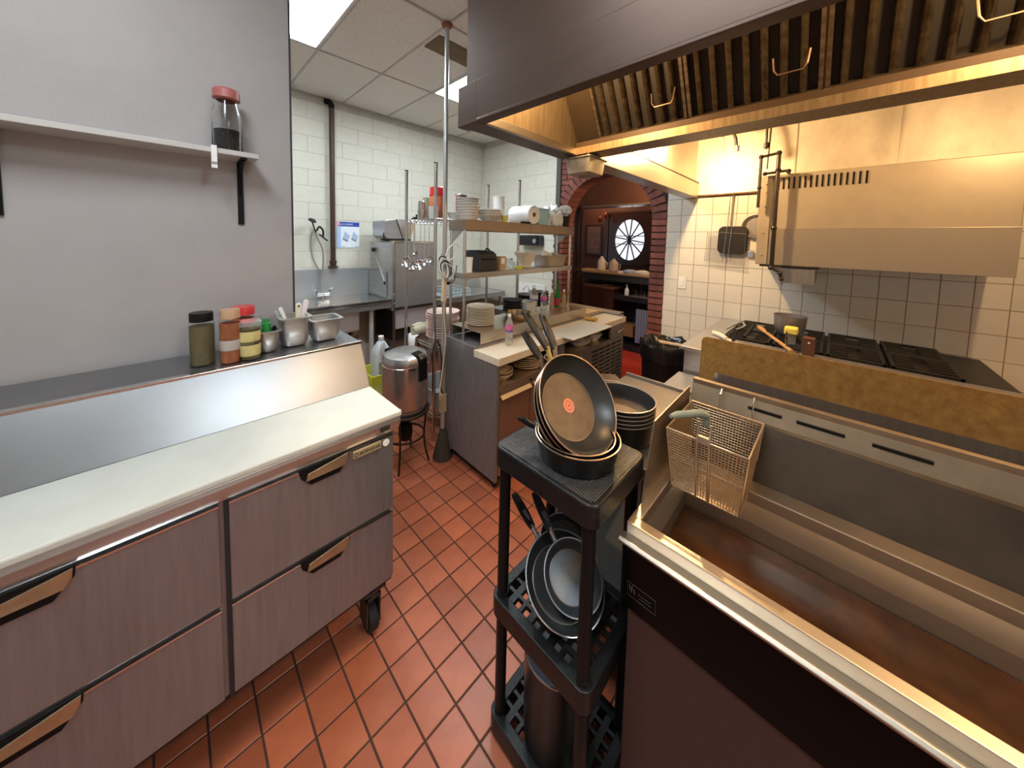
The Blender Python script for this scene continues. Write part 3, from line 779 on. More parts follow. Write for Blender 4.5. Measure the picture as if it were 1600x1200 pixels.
# ================================================================== exhaust hood
HX, HY, HZ = .914, 1.06, 2.367
def hood():
    t = thing('exhaust_hood', 'large stainless exhaust hood with baffle filters hanging over the cooking line', 'exhaust hood', (2.5,-.6,HZ))
    YR = -2.3
    bx(HX+.016, YR, 2.525, HX+.03, 1.15, ZC-.004).build('front_panel', STEEL_HOOD, t)
    bx(HX, YR, HZ, HX+.03, HY+.005, 2.530).build('front_band', STEEL_HOOD, t, bevel=.003)
    bx(HX-.004, YR, HZ-.006, HX+.045, HY, HZ+.008).build('front_lip', STEEL_HOOD, t, bevel=.003)
    bx(HX+.0155, YR, 2.5305, HX+.0185, 1.15, 2.575).build('band_seam', STEEL_HOOD, t)
    bx(HX, HY+.005, HZ-.004, HX+.06, 1.188, 2.532).build('corner_band', STEEL_HOOD, t, bevel=.003)
    bx(HX+.06, HY+.02, HZ+.004, 1.80, 1.188, 2.530).build('end_band', STEEL_HOOD, t, bevel=.003)
    bx(HX+.045, HY, HZ+.002, 1.80, HY+.02, HZ+.040).build('end_flange', STEEL_WARM, t, bevel=.002)
    bx(1.80, HY, HZ+.004, XW-.014, 1.188, 2.530).build('end_band', STEEL_WARM, t, bevel=.003)
    bx(HX+.03, 1.135, 2.530, XW-.014, 1.15, ZC-.004).build('end_panel', STEEL_HOOD, t)
    bx(HX+.03, HY+.006, HZ+.03, 1.80, HY+.016, 3.30).build('inner_end_panel', STEEL_GREASE, t)
    bx(1.80, HY+.03, 2.53, XW-.014, HY+.04, 3.30).build('inner_end_panel', STEEL_WARM, t)
    bx(1.80, HY, 2.520, XW-.02, HY+.04, 2.533).build('end_gutter', mat('gutter_brown', (.06,.03,.015), .5), t)
    bx(HX+.03, YR, 3.30, XW-.014, 1.135, 3.31).build('plenum_top', STEEL_GREASE, t)
    # grease trough along the foot of the filters
    tr = MB(); tr.prism([(1.655,0,2.405),(1.655,0,HZ),(1.80,0,HZ),(1.80,0,2.43),(1.792,0,2.43),(1.792,0,HZ+.012),(1.668,0,HZ+.012),(1.668,0,2.405)], (0,YR-HY,0))
    for p in tr.v: p.y += HY
    tr.build('grease_trough', STEEL_GREASE, t)
    bx(1.655, YR, 2.405, 1.675, HY, 2.432).build('filter_rail', mat('rail_brown', (.075,.045,.025), .5, .3), t)
    # filters lean towards the front: foot at the trough, head further forward
    foot = Vector((1.680,0,2.425)); head = Vector((1.330,0,3.03)); d = head-foot; L_ = d.length; d.normalize(); nrm = Vector((d.z,0,-d.x)) * -1
    def Q(y, s, o=0): return Vector((foot.x+d.x*s+nrm.x*o, y, foot.z+d.z*s+nrm.z*o))
    bl = MB(); bl.prism([Q(HY,0),Q(HY,L_),Q(HY-.135,L_),Q(HY-.135,0)], nrm*.004); bl.build('blank_panel', mat('blank_brown', (.052,.035,.021), .45, .4, var=.3, vscale=6), t)
    y = HY-.137; k = 0
    while y > YR+.3:
        w_ = .425
        f = MB(); f.prism([Q(y,0,-.03),Q(y,L_,-.03),Q(y-w_,L_,-.03),Q(y-w_,0,-.03)], nrm*-.004)
        fo = f.build('baffle_filter', FILTER_DARK, t)
        fr = MB()
        fr.prism([Q(y,0,-.03),Q(y,L_,-.03),Q(y-.012,L_,-.03),Q(y-.012,0,-.03)], nrm*.036); fr.prism([Q(y-w_+.012,0,-.03),Q(y-w_+.012,L_,-.03),Q(y-w_,L_,-.03),Q(y-w_,0,-.03)], nrm*.036)
        fr.prism([Q(y,0,-.03),Q(y,.02,-.03),Q(y-w_,.02,-.03),Q(y-w_,0,-.03)], nrm*.036)
        fr.build('frame', FILTER, fo)
        nb = 7
        for b in range(nb):
            ya = y-.02-(w_-.04)*(b+.20)/nb; yb = y-.02-(w_-.04)*(b+.62)/nb
            s = MB(); s.prism([Q(ya,.02,-.024),Q((ya+yb)/2,.02,.004),Q(yb,.02,-.024),Q(yb,.02,-.02),Q((ya+yb)/2,.02,.008),Q(ya,.02,-.02)], d*(L_-.04))
            s.build('baffle', FILTER, fo)
        hs = [(.23,.16)] if k == 0 else [(.23,.16)]
        for (s0, wd) in hs:
            yc = y-w_*.80
            MB().tube([Q(yc+.05,.16,.004),Q(yc+.045,.12,.03),Q(yc+.035,.105,.034),Q(yc-.035,.105,.034),Q(yc-.045,.12,.03),Q(yc-.05,.16,.004)], .0028, 6).build('handle', mat('filter_handle', (.62,.42,.30), .3, .9), fo)
        y -= w_ + .006; k += 1
    # back of the filter bank and the stainless wall lining
    bk = MB(); bk.prism([Vector((1.80,HY,2.43)),Vector((2.10,HY,3.03)),Vector((2.10,YR,3.03)),Vector((1.80,YR,2.43))], (.004,0,.0)); bk.build('back_bank', STEEL_GREASE, t)
    bx(XW-.014, YR, 2.395, XW-.004, HY+.06, 3.30).build('wall_lining', mat('steel_lining', (.70,.63,.52), .52, .8, var=.3, vscale=2.5, stretch=(1,2,1), rvar=.1), t)
    for yy in (.86, .30, -.3): bx(XW-.020, yy-.004, 2.40, XW-.012, yy+.004, 3.30).build('lining_seam', STEEL_WARM, t)
    MB().cyl((XW-.03, HY+.05, 2.388),(XW-.03, YR, 2.388),.011,n=10).build('utensil_rail', mat('rail_dark', (.10,.055,.035), .45, .6), t, smooth=True)
    # hangers seen against the filters
    for yc, s in ((.58,.50),(.16,.50)):
        m = MB()
        for dy in (-.014,.014): m.tube([Q(yc+dy,s+.16,.05),Q(yc+dy,s,.055),Q(yc+dy*.8,s-.03,.058)], .0035, 6)
        m.build('conduit_clip', STEEL_BRIGHT, t)
    return t
hood()
# bulbs under the hood: jar lamps fixed to the end panel and plenum
def jar_lamp(x, y, z, p, lab):
    t = thing('hood_lamp', lab, 'lamp', (x,y,z), 'jar lamps inside the exhaust hood')
    MB().lathe([(0,.10),(.03,.10),(.035,.06),(.045,.055),(.045,.04),(.0,.04)], (x,y,z), 20).build('socket', STEEL_DULL, t, smooth=True)
    jr = MB().lathe([(.038,.042),(.04,.0),(.032,-.045),(.0,-.058)], (x,y,z), 20).build('globe', mat('lamp_globe', (1.0,.62,.26), .4, emit=9), t, smooth=True)
    MB().cyl((x,y,z+.10),(x,y,3.30),.009,n=8).build('stem', STEEL_DULL, t)
    return t
BULBS = [(3.05,.955,2.80,'glowing jar lamp inside the hood nearest the tiled wall'), (2.75,-.80,2.80,'glowing jar lamp inside the hood above the range'),
         (1.12,.86,2.74,'glowing jar lamp behind the front lip at the hood corner'), (1.12,-.45,2.74,'glowing jar lamp behind the front lip above the fryer')]
for (x,y,z,lab) in BULBS:
    t = jar_lamp(x,y,z,1,lab)
    ld = bpy.data.lights.new('hood_bulb','POINT'); ld.energy = POWER_BULB*(3.2 if y > .9 else 1.5 if x > 2 else 1); ld.color = (1,.64,.30); ld.shadow_soft_size = .03
    lo = bpy.data.objects.new('bulb', ld); COL.objects.link(lo); lo.parent = t; lo.location = (0,0,-.09)
gc = thing('grease_cup', 'battered steel grease pan hanging under the hood trough', 'pan', (1.74,1.045,2.262))
MB().shell(1.74,1.045,[(.15,.12,.02,2.262),(.17,.14,.02,2.268),(.19,.155,.02,2.345),(.215,.18,.022,2.347),(.215,.18,.022,2.352),(.185,.15,.018,2.352),(.165,.135,.018,2.275)]).build('pan', mat('worn_pan', (.50,.46,.40), .4, .9, var=.35, vscale=12, rvar=.1), gc, smooth=True)
MB().tube([(1.66,.985,2.348),(1.66,.98,2.366)],.004,6).tube([(1.82,1.10,2.348),(1.82,1.10,2.366)],.004,6).build('hanger', STEEL_WARM, gc)

# ================================================================== dish-washing corner
t = thing('drain_pipe', 'dark brown vertical drain pipe on the back wall', 'pipe', (1.475, YW-.05, 1.47))
PM = mat('brown_pipe', (.085,.048,.036), .45, .3, var=.3, vscale=6)
MB().cyl((1.475,YW-.05,1.50),(1.475,YW-.05,3.50),.030,n=18).build('pipe', PM, t, smooth=True)
MB().tube(smooth_path([(1.475,YW-.05,3.46),(1.47,YW-.05,3.50),(1.45,YW-.04,3.53),(1.41,YW-.01,3.54)]), .034, 14).build('elbow', BLACK, t, smooth=True)
MB().lathe([(.031,1.57),(.042,1.565),(.042,1.54),(.036,1.53),(.036,1.50),(.06,1.495),(.06,1.478),(0,1.478)], (1.475,YW-.05,0), 18).build('flange', PM, t, smooth=True)

t = thing('dish_table', 'stainless soiled-dish table with tall backsplash along the back wall', 'table', (1.25, 4.16, 0))
m = MB(); m.box(.52,3.82,1.085,1.945,4.485,1.100); m.box(.52,3.82,1.06,1.945,3.838,1.118); m.box(.52,3.82,1.06,.535,4.485,1.118)
m.build('top', STEEL_BRIGHT, t, bevel=.003)
bx(.52,3.824,1.005,1.94,3.836,1.062).build('apron', STEEL_DULL, t)
bs = MB(); bs.prism([(.52,4.485,1.10),(.52,4.495,1.10),(.52,4.495,1.43),(.52,YW-.005,1.435),(.52,YW-.005,1.465),(.52,4.47,1.462),(.52,4.475,1.44)], (1.42,0,0)); bs.build('backsplash', mat('steel_splash', (.50,.53,.56), .32, .6, var=.08, vscale=3), t, bevel=.002)
bx(1.938,3.95,1.118,1.945,4.47,1.44).build('side_splash', STEEL, t)
bx(.86,3.845,.77,1.56,4.35,1.085).build('sink_bowl', mat('sink_lilac', (.50,.46,.47), .4, .7), t, bevel=.02)
for x in (.60, 1.72):
    for y in (3.90, 4.40): MB().cyl((x,y,0),(x,y,1.086),.028,n=14).build('leg', mat('leg_grey', (.55,.57,.58), .4, .4), t, smooth=True)
MB().tube(smooth_path([(1.2,4.1,.77),(1.2,4.1,.62),(1.22,4.15,.55),(1.5,4.2,.56),(1.62,4.2,.75)]), .022, 10).build('trap', PIPE, t, smooth=True)

t = thing('pre_rinse_faucet', 'chrome pre-rinse spray faucet with looping hose over the dish sink', 'faucet', (1.33,4.43,1.10))
m = MB(); m.cyl((1.27,4.43,1.15),(1.41,4.43,1.15),.022,n=14); m.cyl((1.34,4.43,1.10),(1.34,4.43,1.17),.020,n=14)
m.build('valve_body', STEEL_BRIGHT, t, smooth=True)
for x, s in ((1.265,-1),(1.415,1)):
    MB().cyl((x,4.43,1.14),(x,4.43,1.215),.011,n=10).cyl((x,4.43,1.21),(x+.035*s,4.415,1.225),.008,n=8).build('lever', STEEL_BRIGHT, t, smooth=True)
MB().cyl((1.315,4.43,1.16),(1.315,4.45,1.40),.009,n=10).build('riser', STEEL, t, smooth=True)
MB().tube(smooth_path([(1.315,4.45,1.38),(1.30,4.44,1.45),(1.225,4.43,1.62),(1.205,4.42,1.83),(1.245,4.41,1.98)]), .0085, 10).build('hose', STEEL, t, smooth=True)
MB().tube(smooth_path([(1.325,4.45,1.38),(1.345,4.45,1.50),(1.345,4.44,1.70),(1.28,4.43,1.86),(1.255,4.42,1.94)]), .0085, 10).build('hose', STEEL, t, smooth=True)
m = MB(); m.cyl((1.26,4.41,1.92),(1.215,4.40,2.055),.008,n=10); m.tube(smooth_path([(1.27,4.42,1.94),(1.305,4.42,1.99),(1.345,4.42,1.94),(1.34,4.42,1.86)]), .012, 10); m.tube([(1.30,4.42,1.90),(1.39,4.40,1.82)], .010, 8)
m.build('spray_valve', IRON, t, smooth=True)
MB().lathe([(0,0),(.042,0),(.05,.012),(.03,.03),(0,.034)], n=18).xf(frame_to((1.215,4.395,2.05),(.3,-.35,.9),(1,0,0))).build('spray_head', IRON, t, smooth=True)

# poster
t = thing('rack_loading_poster', 'blue and white rack loading poster taped to the block wall', 'poster', (1.683, YW-.008, 1.73))
yw = YW-.006
bx(1.540,yw-.003,1.730,1.826,yw,2.070).build('sheet', mat('poster_white', (.80,.86,.92), .5), t)
bx(1.540,yw-.004,1.730,1.588,yw-.003,2.012).build('side_band', mat('poster_pale_blue', (.42,.58,.86), .5), t)
bx(1.575,yw-.0042,2.010,1.826,yw-.003,2.068).build('header_band', BLUE, t)
bx(1.540,yw-.0042,2.010,1.575,yw-.003,2.068).build('header_corner', mat('poster_pink', (.75,.16,.42), .5), t)
place_text('R', .050, WHITE_MATTE, 'lettering', t, (1.560,yw-.0048,2.038), (0,-1,0), (1,0,0))
place_text('ACK LOADING', .034, WHITE_MATTE, 'lettering', t, (1.660,yw-.0048,2.036), (0,-1,0), (1,0,0), sx=.72)
for cx in (1.655, 1.765):
    m = MB(); m.prism([(cx-.045,yw-.0038,1.855),(cx+.02,yw-.0038,1.820),(cx+.045,yw-.0038,1.885),(cx-.015,yw-.0038,1.945)], (0,-.001,0)); m.build('rack_picture', mat('poster_greyblue', (.42,.52,.68), .5), t)
    m = MB(); m.prism([(cx+.02,yw-.0038,1.820),(cx+.026,yw-.0038,1.835),(cx+.048,yw-.0038,1.895),(cx+.045,yw-.0038,1.885)], (0,-.0012,0)); m.prism([(cx-.045,yw-.0038,1.855),(cx-.045,yw-.0038,1.842),(cx+.02,yw-.0038,1.806),(cx+.02,yw-.0038,1.820)], (0,-.0012,0)); m.build('rack_shadow', mat('poster_slate', (.12,.14,.20), .5), t)
for x in (1.60, 1.775): bx(x,yw-.004,1.742,x+.04,yw-.003,1.747).build('fine_print', mat('poster_slate', (0,0,0)), t)

# dishwasher
t = thing('dishwasher', 'tall stainless door-type dishwasher in the back corner', 'dishwasher', (2.27, 4.13, 0))
bx(1.950,3.83,.96,2.585,4.45,1.815).build('cabinet', STEEL, t, bevel=.006)
d = bx(1.985,3.808,1.005,2.560,3.832,1.812).build('door', mat('steel_washer_door', (.42,.41,.415), .32, .7, var=.1, vscale=3), t, bevel=.003)
for p in (((2.19,3.806,1.33),(2.24,3.806,1.21)),((2.24,3.806,1.21),(2.30,3.806,1.33))): MB().cyl(p[0],p[1],.0025,n=6).build('chevron', STEEL_DULL, d)
bx(1.985,3.800,1.82,2.58,3.835,1.836).build('top_rail', STEEL_BRIGHT, t)
bx(1.962,3.800,.30,1.985,3.83,1.83).build('corner_post', STEEL_BRIGHT, t)
bx(2.562,3.800,.30,2.585,3.83,1.83).build('corner_post', STEEL_BRIGHT, t)
bx(1.965,3.798,.985,2.58,3.812,1.003).build('door_sill', STEEL_BRIGHT, t)
for k in range(7):
    MB().lathe([(0,0),(.008,0),(.005,.006),(0,.006)], n=10).xf(frame_to((1.973,3.800,1.05+.12*k),(0,-1,0),(1,0,0))).build('rivet', STEEL_BRIGHT, t)
bx(1.99,3.83,.72,2.56,3.86,.985).build('skirt', mat('washer_skirt', (.52,.50,.54), .45, .5), t)
bx(2.0,3.9,.55,2.55,4.4,.96).build('tank', KICK, t)
h = MB(); h.tube([(1.935,4.30,1.70),(1.935,3.98,1.30)], .010, 8); h.build('lever', STEEL_BRIGHT, t, smooth=True)
MB().cyl((1.95,4.31,1.71),(1.915,4.31,1.71),.028,n=14).build('pivot', IRON, t, smooth=True)
MB().cyl((1.935,3.99,1.315),(1.935,3.975,1.28),.016,n=12).build('grip', IRON, t, smooth=True)
for x in (2.0,2.54):
    for y in (3.88,4.40): MB().cyl((x,y,0),(x,y,.56),.022,n=12).build('leg', STEEL_DULL, t, smooth=True)
t = thing('steam_vent_box', 'slanted stainless control box on top of the dishwasher', 'vent box', (2.14,4.15,1.837))
m = MB(); m.prism([(1.93,3.97,1.90),(1.93,3.97,2.09),(2.08,3.97,2.115),(2.17,3.97,1.865),(1.98,3.97,1.865)], (0,.36,0)); m.build('case', STEEL, t, bevel=.003)
m = MB(); m.prism([(2.085,3.95,2.115),(2.34,3.95,2.115),(2.36,3.95,2.09),(2.28,3.95,1.865),(2.175,3.95,1.865)], (0,.38,0)); m.build('hood', STEEL_BRIGHT, t, bevel=.003)
bx(2.03,3.97,1.837,2.30,4.30,1.866).build('feet_block', IRON, t)
MB().tube(smooth_path([(1.98,4.0,1.88),(1.93,4.0,1.93),(1.95,4.02,1.845),(2.02,4.03,1.842)]), .008, 8).build('cable', BLACK, t, smooth=True)
MB().tube(smooth_path([(2.20,3.94,1.91),(2.23,3.93,1.92)]), .014, 8).build('knob', BLACK, t)

# clean-dish table with a glass rack
t = thing('clean_dish_table', 'stainless clean-dish table to the right of the dishwasher', 'table', (3.28,4.13,0))
m = MB(); m.box(2.62,3.80,1.005,3.96,4.48,1.020); m.box(2.62,3.80,.955,3.96,3.815,1.032); m.box(3.945,3.80,.955,3.96,4.48,1.032)
m.build('top', STEEL, t, bevel=.003)
bx(2.62,4.465,1.02,3.96,4.485,1.22).build('backsplash', STEEL, t)
for x in (2.70,3.90):
    for y in (3.86,4.42): MB().cyl((x,y,0),(x,y,1.006),.02,n=12).build('leg', STEEL_DULL, t, smooth=True)
t = thing('glass_rack', 'pale blue dishwasher rack on the clean-dish table', 'dish rack', (3.0,4.05,1.032))
m = MB()
for z in (1.036, 1.085, 1.130):
    m.box(2.76,3.84,z,3.24,3.85,z+.012); m.box(2.76,4.27,z,3.24,4.28,z+.012); m.box(2.76,3.84,z,2.77,4.28,z+.012); m.box(3.23,3.84,z,3.24,4.28,z+.012)
for k in range(9): m.box(2.76+.0585*k,3.84,1.036,2.772+.0585*k,3.85,1.14)
m.box(2.76,3.84,1.033,3.24,4.28,1.037)
m.build('frame', mat('rack_blue', (.50,.62,.68), .4), t)
gl = MB().lathe([(0,.004),(.026,.004),(.03,.09),(.0275,.09),(.024,.008),(0,.008)], n=14).mesh('tumbler', GLASS, True)
for i in range(6):
    for j in range(2):
        o = inst('tumbler', gl, (2.81+.075*i, 3.89+.085*j, 1.0375)); tag(o, 'glass tumbler in the blue rack, %s row, %s from the dishwasher' % (['front','back'][j], ['first','second','third','fourth','fifth','sixth'][i]), 'glass', 'tumblers in the glass rack')
# dark stock pots and bowls stored behind the counter, seen under the overshelf
def stock(name, lab, x, y, z, r, h, m_=BLACK, cat='pot', lip=.012):
    t = thing(name, lab, cat, (x,y,z))
    MB().lathe([(0,0),(r*.9,0),(r*.93,.01),(r,h-.01),(r+lip,h-.008),(r+lip,h),(r-.006,h),(r*.9,.012),(0,.012)], (x,y,z), 28).build('body', m_, t, smooth=True)
    return t
ch = BLACK
tb = thing('plate_cart', 'low steel cart holding black bowls behind the line counter', 'cart', (3.3,2.75,0))
m = MB(); m.box(2.95,2.40,.98,3.72,3.1,1.0); m.build('top', STEEL_DULL, tb, bevel=.003)
for x in (2.99,3.68):
    for y in (2.44,3.06): MB().cyl((x,y,0),(x,y,.98),.016,n=10).build('leg', STEEL_DULL, tb, smooth=True)

# ================================================================== dishes and things on the wire shelving
def plate_mesh(r, h, m_, name='plate', n=36):
    return MB().lathe([(0,0),(r*.58,0),(r*.60,.002),(r*.70,.005),(r*.96,h-.004),(r,h-.003),(r,h),(r*.98,h+.001),(r*.66,.010),(r*.58,.007),(0,.007)], n=n).mesh(name, m_, True)
def bowl_mesh(r, h, m_, name='bowl', n=32, foot=.5):
    return MB().lathe([(0,0),(r*foot,0),(r*(foot+.02),.004),(r*(.76 if foot<.7 else .82),h*.42),(r*.92,h*.82),(r*1.0,h*.90),(r,h),(r*.97,h),(r*.90,h*.84),(r*.72,h*.44),(r*foot*.9,.010),(0,.010)], n=n).mesh(name, m_, True)
def stack(me, x, y, z, n, step, name, lab, cat, group, jit=.003, rz0=0):
    for k in range(n):
        o = inst(name, me, (x+random.uniform(-jit,jit), y+random.uniform(-jit,jit), z+step*k), rz=random.uniform(0,6))
        tag(o, lab % ordinal(n-1-k), cat, group)
ZT = ZS1 + .0005
stack(plate_mesh(.165, .018, CERAMIC_PINK), 1.935, 2.715, .9055, 11, .0235, 'plate', 'pinkish white dinner plate, %s of the pile on the wire shelf', 'plate', 'pink plates piled on the wire shelf', .005)
tw = MB()
for k, (a, b, c, r) in enumerate(((1.76,2.86,.955,.05),(1.80,2.93,.965,.05))):
    tw.tube([(a-.08,b,c),(a,b+.01,c+.004),(a+.09,b,c)], [r*.8,r,r*.8], 14)
tag(tw.build('rolled_towel', mat('towel_beige', (.55,.50,.36), .9, var=.4, vscale=30, bump=.6, bscale=60), smooth=True, origin=(1.78,2.89,.906)), 'rolled beige rag beside the pink plates on the wire shelf', 'towel')
# white cloth over the shelf edge
m = MB(); n = 9
for i in range(n):
    pass
pts = [(1.715,2.83,.925),(1.700,2.83,.93),(1.672,2.83,.915),(1.668,2.83,.84),(1.672,2.83,.75)]
vs = []
for i, p in enumerate(pts):
    for j in range(6): vs.append((p[0]+.006*math.sin(j*2.3+i)+ (0 if i<2 else -.004), 2.80+.026*j, p[2]+.004*math.sin(j*1.7)))
fs = [(i*6+j, i*6+j+1, (i+1)*6+j+1, (i+1)*6+j) for i in range(4) for j in range(5)]
m.add(vs, fs); o = m.build('cleaning_cloth', WHITE_MATTE, smooth=True, ang=80); sm = o.modifiers.new('thick','SOLIDIFY'); sm.thickness = .004
tag(o, 'white cloth hanging over the edge of the wire shelf', 'cloth')
t = thing('shelf_bin', 'grey plastic tub on the lowest wire shelf', 'tub', (1.95,2.74,.2505))
MB().shell(1.95,2.74,[(.36,.34,.03,.2505),(.38,.36,.03,.255),(.42,.40,.035,.42),(.44,.42,.035,.425),(.44,.42,.035,.43),(.41,.39,.03,.43),(.36,.34,.03,.262)]).build('body', mat('tub_grey',(.35,.35,.36),.5), t, smooth=True)

# top of the wire shelf
t = thing('snack_jar', 'large clear jar with red lid full of red snacks', 'jar', (1.852,2.70,ZT))
MB().lathe([(0,0),(.075,0),(.080,.01),(.080,.20),(.070,.225),(.070,.24),(0,.24)], (1.852,2.70,ZT), 28).build('contents', RED_FOOD, t, smooth=True)
MB().lathe([(.081,.004),(.084,.02),(.084,.205),(.073,.232),(.073,.25),(.071,.25),(.071,.23),(.081,.20)], (1.852,2.70,ZT), 28).build('jar_wall', THIN_CLEAR, t, smooth=True)
MB().lathe([(0,.305),(.072,.305),(.080,.298),(.081,.222),(.074,.222),(.074,.29),(0,.29)], (1.852,2.70,ZT), 28).build('lid', RED, t, smooth=True)
t = thing('steel_cup_stack', 'upside-down stack of steel cups on the wire shelf top', 'cup stack', (1.662,2.75+.03,ZT)); x, y = 1.735, 2.80
t.location = (x,y,ZT)
for k in range(5): MB().lathe([(.034,0),(.040,0),(.042,.014),(.036,.014)], (x,y,ZT+.016*k), 20).build('rim', STEEL_BRIGHT, t, smooth=True)
MB().lathe([(.040,.07),(.036,.165),(.030,.172),(0,.172)], (x,y,ZT), 20).build('cup', STEEL_BRIGHT, t, smooth=True)
stack(bowl_mesh(.050,.030,WHITE,'ramekin',20,.75), 1.735, 2.60, ZT, 5, .0195, 'ramekin', 'small white ramekin, %s of the stack beside the red-lidded jar', 'ramekin', 'white ramekins on the wire shelf')
t = thing('clear_canister', 'tall clear canister behind the red-lidded jar', 'canister', (1.83,2.87,ZT))
MB().lathe([(0,0),(.036,0),(.036,.22),(.033,.22),(.033,.006),(0,.006)], (1.83,2.87,ZT), 18).build('body', mat('canister_olive',(.55,.55,.45),.2,trans=.5), t, smooth=True)
t = thing('black_pot_lid', 'small black lid lying at the post end of the wire shelf top', 'lid', (1.76,2.93,ZT))
MB().lathe([(0,.03),(.03,.028),(.055,.01),(.058,0),(0,0)], (1.76,2.93,ZT), 20).build('dome', BLACK, t, smooth=True); MB().lathe([(0,.05),(.012,.05),(.014,.04),(.006,.03)], (1.76,2.93,ZT), 12).build('knob', BLACK, t, smooth=True)
o = inst('bowl', bowl_mesh(.075,.075,CERAMIC), (1.99,2.62,ZT)); tag(o, 'single white bowl on the wire shelf top next to the steel pole', 'bowl')
# ladles on the end rail
LAB = ['steel ladle hanging nearest the far post of the wire shelf','steel ladle hanging second from the far post','steel ladle hanging third from the far post','steel ladle with the shortest handle, hung highest','steel ladle hanging fourth from the far post','steel ladle hanging fifth from the far post','steel ladle hanging nearest the near post of the wire shelf']
for k, (yy, ln, r, ang) in enumerate(((2.945,.385,.058,.5),(2.880,.40,.048,2.6),(2.80,.415,.060,.9),(2.815,.285,.045,2.2),(2.70,.395,.056,.6),(2.63,.37,.052,2.7),(2.555,.355,.056,1.2))):
    ztop = ZS1-.034; x = 1.664
    t = thing('ladle', LAB[k], 'ladle', (x,yy,ztop-ln), 'ladles hanging from the wire shelf')
    MB().tube([(x+.018,yy,ztop-.012),(x+.016,yy,ztop+.012),(x+.002,yy,ztop+.014),(x-.002,yy,ztop-.01),(x-.006,yy,ztop-ln+.03)], .0032, 6).build('handle', STEEL_BRIGHT, t, smooth=True)
    b = MB().lathe([(0,-r*.62),(r*.5,-r*.55),(r*.85,-r*.25),(r,0),(r*.96,0),(r*.82,-r*.22),(r*.48,-r*.5),(0,-r*.57)], n=20)
    b.xf(frame_to((x-.006+math.cos(ang)*-.02, yy+math.sin(ang)*.02-.02, ztop-ln), (-.55,-.45*math.cos(ang),.45), (0,1,0))).build('bowl', CHROME, t, smooth=True)

# ================================================================== steel pole, power strip and cords
pole = thing('ceiling_pole', 'slim steel conduit pole running from ceiling to floor beside the line counter', 'pole', (1.622,2.262,0))
MB().cyl((1.622,2.262,.0),(1.622,2.262,3.565),.0185,n=16).build('pole', mat('conduit', (.42,.43,.42), .32, .5), pole, smooth=True)
MB().lathe([(.019,3.545),(.038,3.555),(.045,3.574),(.019,3.576)], (1.622,2.262,0), 20).build('ceiling_collar', mat('rust_collar',(.38,.14,.06),.6,.3,var=.4,vscale=30), pole, smooth=True)
MB().cyl((1.622,2.262,2.66),(1.622,2.262,2.70),.0205,n=16).build('coupling', STEEL, pole, smooth=True)
bx(1.592,2.240,.40,1.648,2.29,.56).build('junction_box', mat('box_cream',(.52,.42,.26),.5,var=.4,vscale=20), pole, bevel=.006)
MB().lathe([(.019,.26),(.035,.20),(.060,.11),(.075,.04),(.085,0),(0,0)], (1.622,2.262,0), 18).build('floor_boot', mat('boot_dark',(.05,.042,.032),.7,var=.4,vscale=30), pole, smooth=True)
ps = thing('power_strip', 'cream plug strip strapped to the steel pole', 'power strip', (1.595,2.235,1.36))
m = MB(); m.prism([(1.575,2.215,1.36),(1.612,2.215,1.36),(1.618,2.215,1.55),(1.608,2.215,1.60),(1.592,2.215,1.60),(1.586,2.215,1.55)], (0,.030,0)); m.build('strip', CORD_CREAM, ps, bevel=.005)
bx(1.614,2.205,1.50,1.640,2.225,1.525).build('plug', BLACK, ps, bevel=.004)
co = thing('coiled_cord', 'bundle of grey and black cords looped on the steel pole', 'cord', (1.60,2.215,1.50))
for k in range(5):
    cx, cz, ra, rb = 1.565+.008*k, 1.66-.012*k, .045+.006*(k % 3), .10-.008*k
    P_ = [(cx+ra*math.cos(a)*(1+.1*k/5)-.25*rb*math.sin(a), 2.205-.006*k+.01*math.sin(a*2+k), cz+rb*math.sin(a)) for a in [2*PI*q/22 for q in range(22)]]
    MB().tube(P_, .0048, 6, closed=True).build('loop', BLACK if k in (1,3) else CORD_WHITE, co, smooth=True)
MB().tube(smooth_path([(1.59,2.2,1.74),(1.62,2.2,1.80),(1.68,2.19,1.84),(1.72,2.18,1.80),(1.69,2.18,1.74),(1.62,2.2,1.70)]), .006, 6).build('loop', CORD_WHITE, co, smooth=True)
pc = thing('hanging_cords', 'cream cord and thin black cord hanging down the pole to the floor box', 'cord', (1.60,2.23,.5))
MB().tube(smooth_path([(1.598,2.222,1.62),(1.600,2.22,1.50),(1.597,2.222,1.36),(1.598,2.225,1.25),(1.612,2.222,1.05),(1.600,2.222,.90),(1.575,2.222,.72),(1.560,2.222,.60),(1.575,2.228,.535)]), .0055, 8).build('cream_cord', CORD_CREAM, pc, smooth=True)
MB().tube(smooth_path([(1.640,2.21,1.512),(1.675,2.20,1.53),(1.69,2.19,1.62),(1.685,2.18,1.66)]), .004, 6).build('black_cord', BLACK, pc, smooth=True)
MB().tube(smooth_path([(1.50,2.235,.62),(1.50,2.235,.95),(1.525,2.235,1.03),(1.56,2.235,1.00),(1.585,2.235,.85),(1.575,2.235,.66),(1.60,2.232,.58)]), .005, 6).build('black_cord', BLACK, pc, smooth=True)

